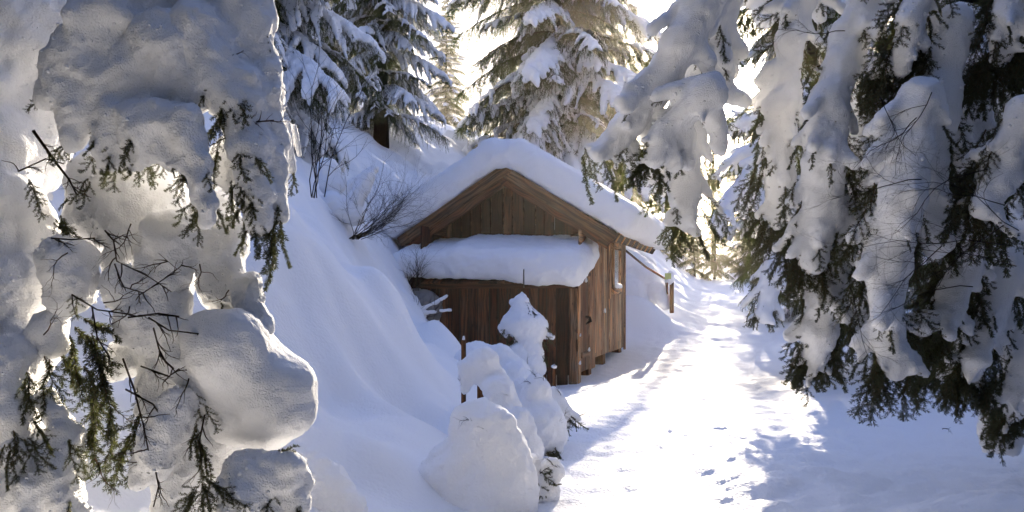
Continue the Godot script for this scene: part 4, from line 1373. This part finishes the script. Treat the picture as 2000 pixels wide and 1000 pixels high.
	# bare shrubs
	for q in [[690, 440, 12.6, 18, 1.35, "wide bare shrub of fine dark twigs on the snow slope behind the bank", 0.9, 0.45], [805, 545, 15.0, 9, 0.75, "bare shrub with red-brown twigs at the left end of the lean-to", 0.3, 0.7], [612, 345, 8.5, 6, 1.5, "bare sapling with long crossing twigs beside the near snow-covered spruce", 0.35, 0.9], [832, 600, 14.2, 6, 0.55, "snow-dusted bare twigs in front of the dark lean-to boards", 0.8, 0.45]]:
		var sp := P(q[0], q[1], q[2])
		var so := thing("bare_shrub", q[5], "shrub", sp)
		for i in q[3]:
			var st := new_st()
			twiggy(st, Vector3(r.randf_range(-0.12, 0.12), -0.2, r.randf_range(-0.1, 0.1)), Vector3(r.randf_range(-0.5, 1.0) * q[6] + (0.5 if q[0] == 690 else 0.0), q[7], r.randf_range(-0.5, 0.5)), q[4] * r.randf_range(0.6, 1.0), 0.0055, 3 if q[0] == 690 else 2, r, 0.26, 0.02)
			part("stem", st.commit(), M.twig_dark, so)
		if q[0] == 832:
			clump(so, [[818, 605, 5, 848, 592, 3, 14.2], [850, 592, 3, 872, 578, 3, 14.2], [820, 612, 6, 850, 609, 3, 14.2], [862, 607, 3, 880, 606, 3, 14.2], [805, 590, 14, 815, 620, 18, 14.3]], 0.018, 0.03, "snow", 0.7)
		if q[0] == 690:
			clump(so, [[650, 400, 26, 690, 420, 22, 12.7], [690, 360, 12, 730, 330, 9, 12.8], [720, 345, 14, 690, 400, 18, 12.7], [640, 330, 22, 650, 360, 26, 12.9]], 0.022, 0.06, "snow")
	var ro := part("boulder", boulder_mesh(0.34), M.stone, self, Transform3D(Basis(), P(812, 588, 15.2)))
	tag(ro, "grey boulder poking from the snow at the lean-to's left end", "boulder")
	# fence beyond the hut: post, rope, little green sign
	var fb := P(1312, 606, 23.0)
	var fp := thing("fence_post", "brown fence post with a snow cap beside the sunlit path beyond the hut", "post", fb)
	part("post", board_mesh(Vector3(0.1, 0.85, 0.1), 0.012, 5), M.post, fp, Transform3D(Basis(), Vector3(0, 0.35, 0)))
	var fc := Snow.new()
	fc.cap(Vector3(-0.06, 0.78, 0), Vector3(-0.03, 0.95, 0), 0.12, 0.08)
	part("snow", fc.build(0.02, 0.03, [0.02], [noise_c]), M.snow, fp)
	var rope := part("rail", tube_mesh([P(1218, 486, 21.5), P(1262, 522, 22.5), P(1300, 545, 23), P(1304, 575, 23)], [0.03, 0.03, 0.03, 0.025], 6), M.post, self)
	tag(rope, "thin slanting brown rail running from the hut to the fence post", "rail")
	var sg := thing("trail_sign", "tiny square yellow-green trail sign above the fence post", "sign", P(1304, 548, 22.9))
	part("panel", board_mesh(Vector3(0.16, 0.16, 0.015), 0.004, 5), M.sign, sg, Transform3D(Basis(), Vector3(0.01, 0.11, 0)))
	part("stick", board_mesh(Vector3(0.03, 0.5, 0.03), 0.004, 5), M.post, sg, Transform3D(Basis(), Vector3(0, -0.1, -0.03)))
	var heap := bush("snow_heap", "rough snow heap thrown up along the far corner of the hut", "snow heap", P(1270, 570, 23.5), [[1225, 520, 34, 1255, 540, 32, 23.8], [1255, 540, 30, 1285, 570, 22, 23.5], [1285, 570, 20, 1300, 595, 12, 23.2], [1230, 570, 40, 1250, 600, 30, 23.5], [1240, 495, 14, 1265, 520, 16, 24.5]], 0.04)
	# a fallen sprig on the snow
	var tw := new_st()
	twiggy(tw, P(1840, 838, 7.6), Vector3(0.8, 0.5, 0), 0.09, 0.004, 1, r, 0.5)
	var fallen := part("fallen_twig", tw.commit(), M.twig_dark, self)
	tag(fallen, "tiny dark twig lying on the shaded snow at the lower right", "twig")


func boulder_mesh(size: float) -> ArrayMesh:
	var s := Snow.new()
	s.cap(Vector3.ZERO, Vector3(size * 0.7, -size * 0.3, 0), size * 0.7, size * 0.6)
	return s.build(0.03, 0.02, [0.16, 0.03], [noise_a, noise_c], 2.0)


func make_near() -> void:
	var ball := SphereMesh.new()
	ball.radius = 1.0
	ball.height = 2.0
	ball.radial_segments = 7
	ball.rings = 4
	M.crumb = ball
	M.branchlets = [make_branchlet(1, 0.22), make_branchlet(2, 0.2), make_branchlet(3, 0.24)]
	make_bushes()
	make_left_tree()
	make_right_tree()
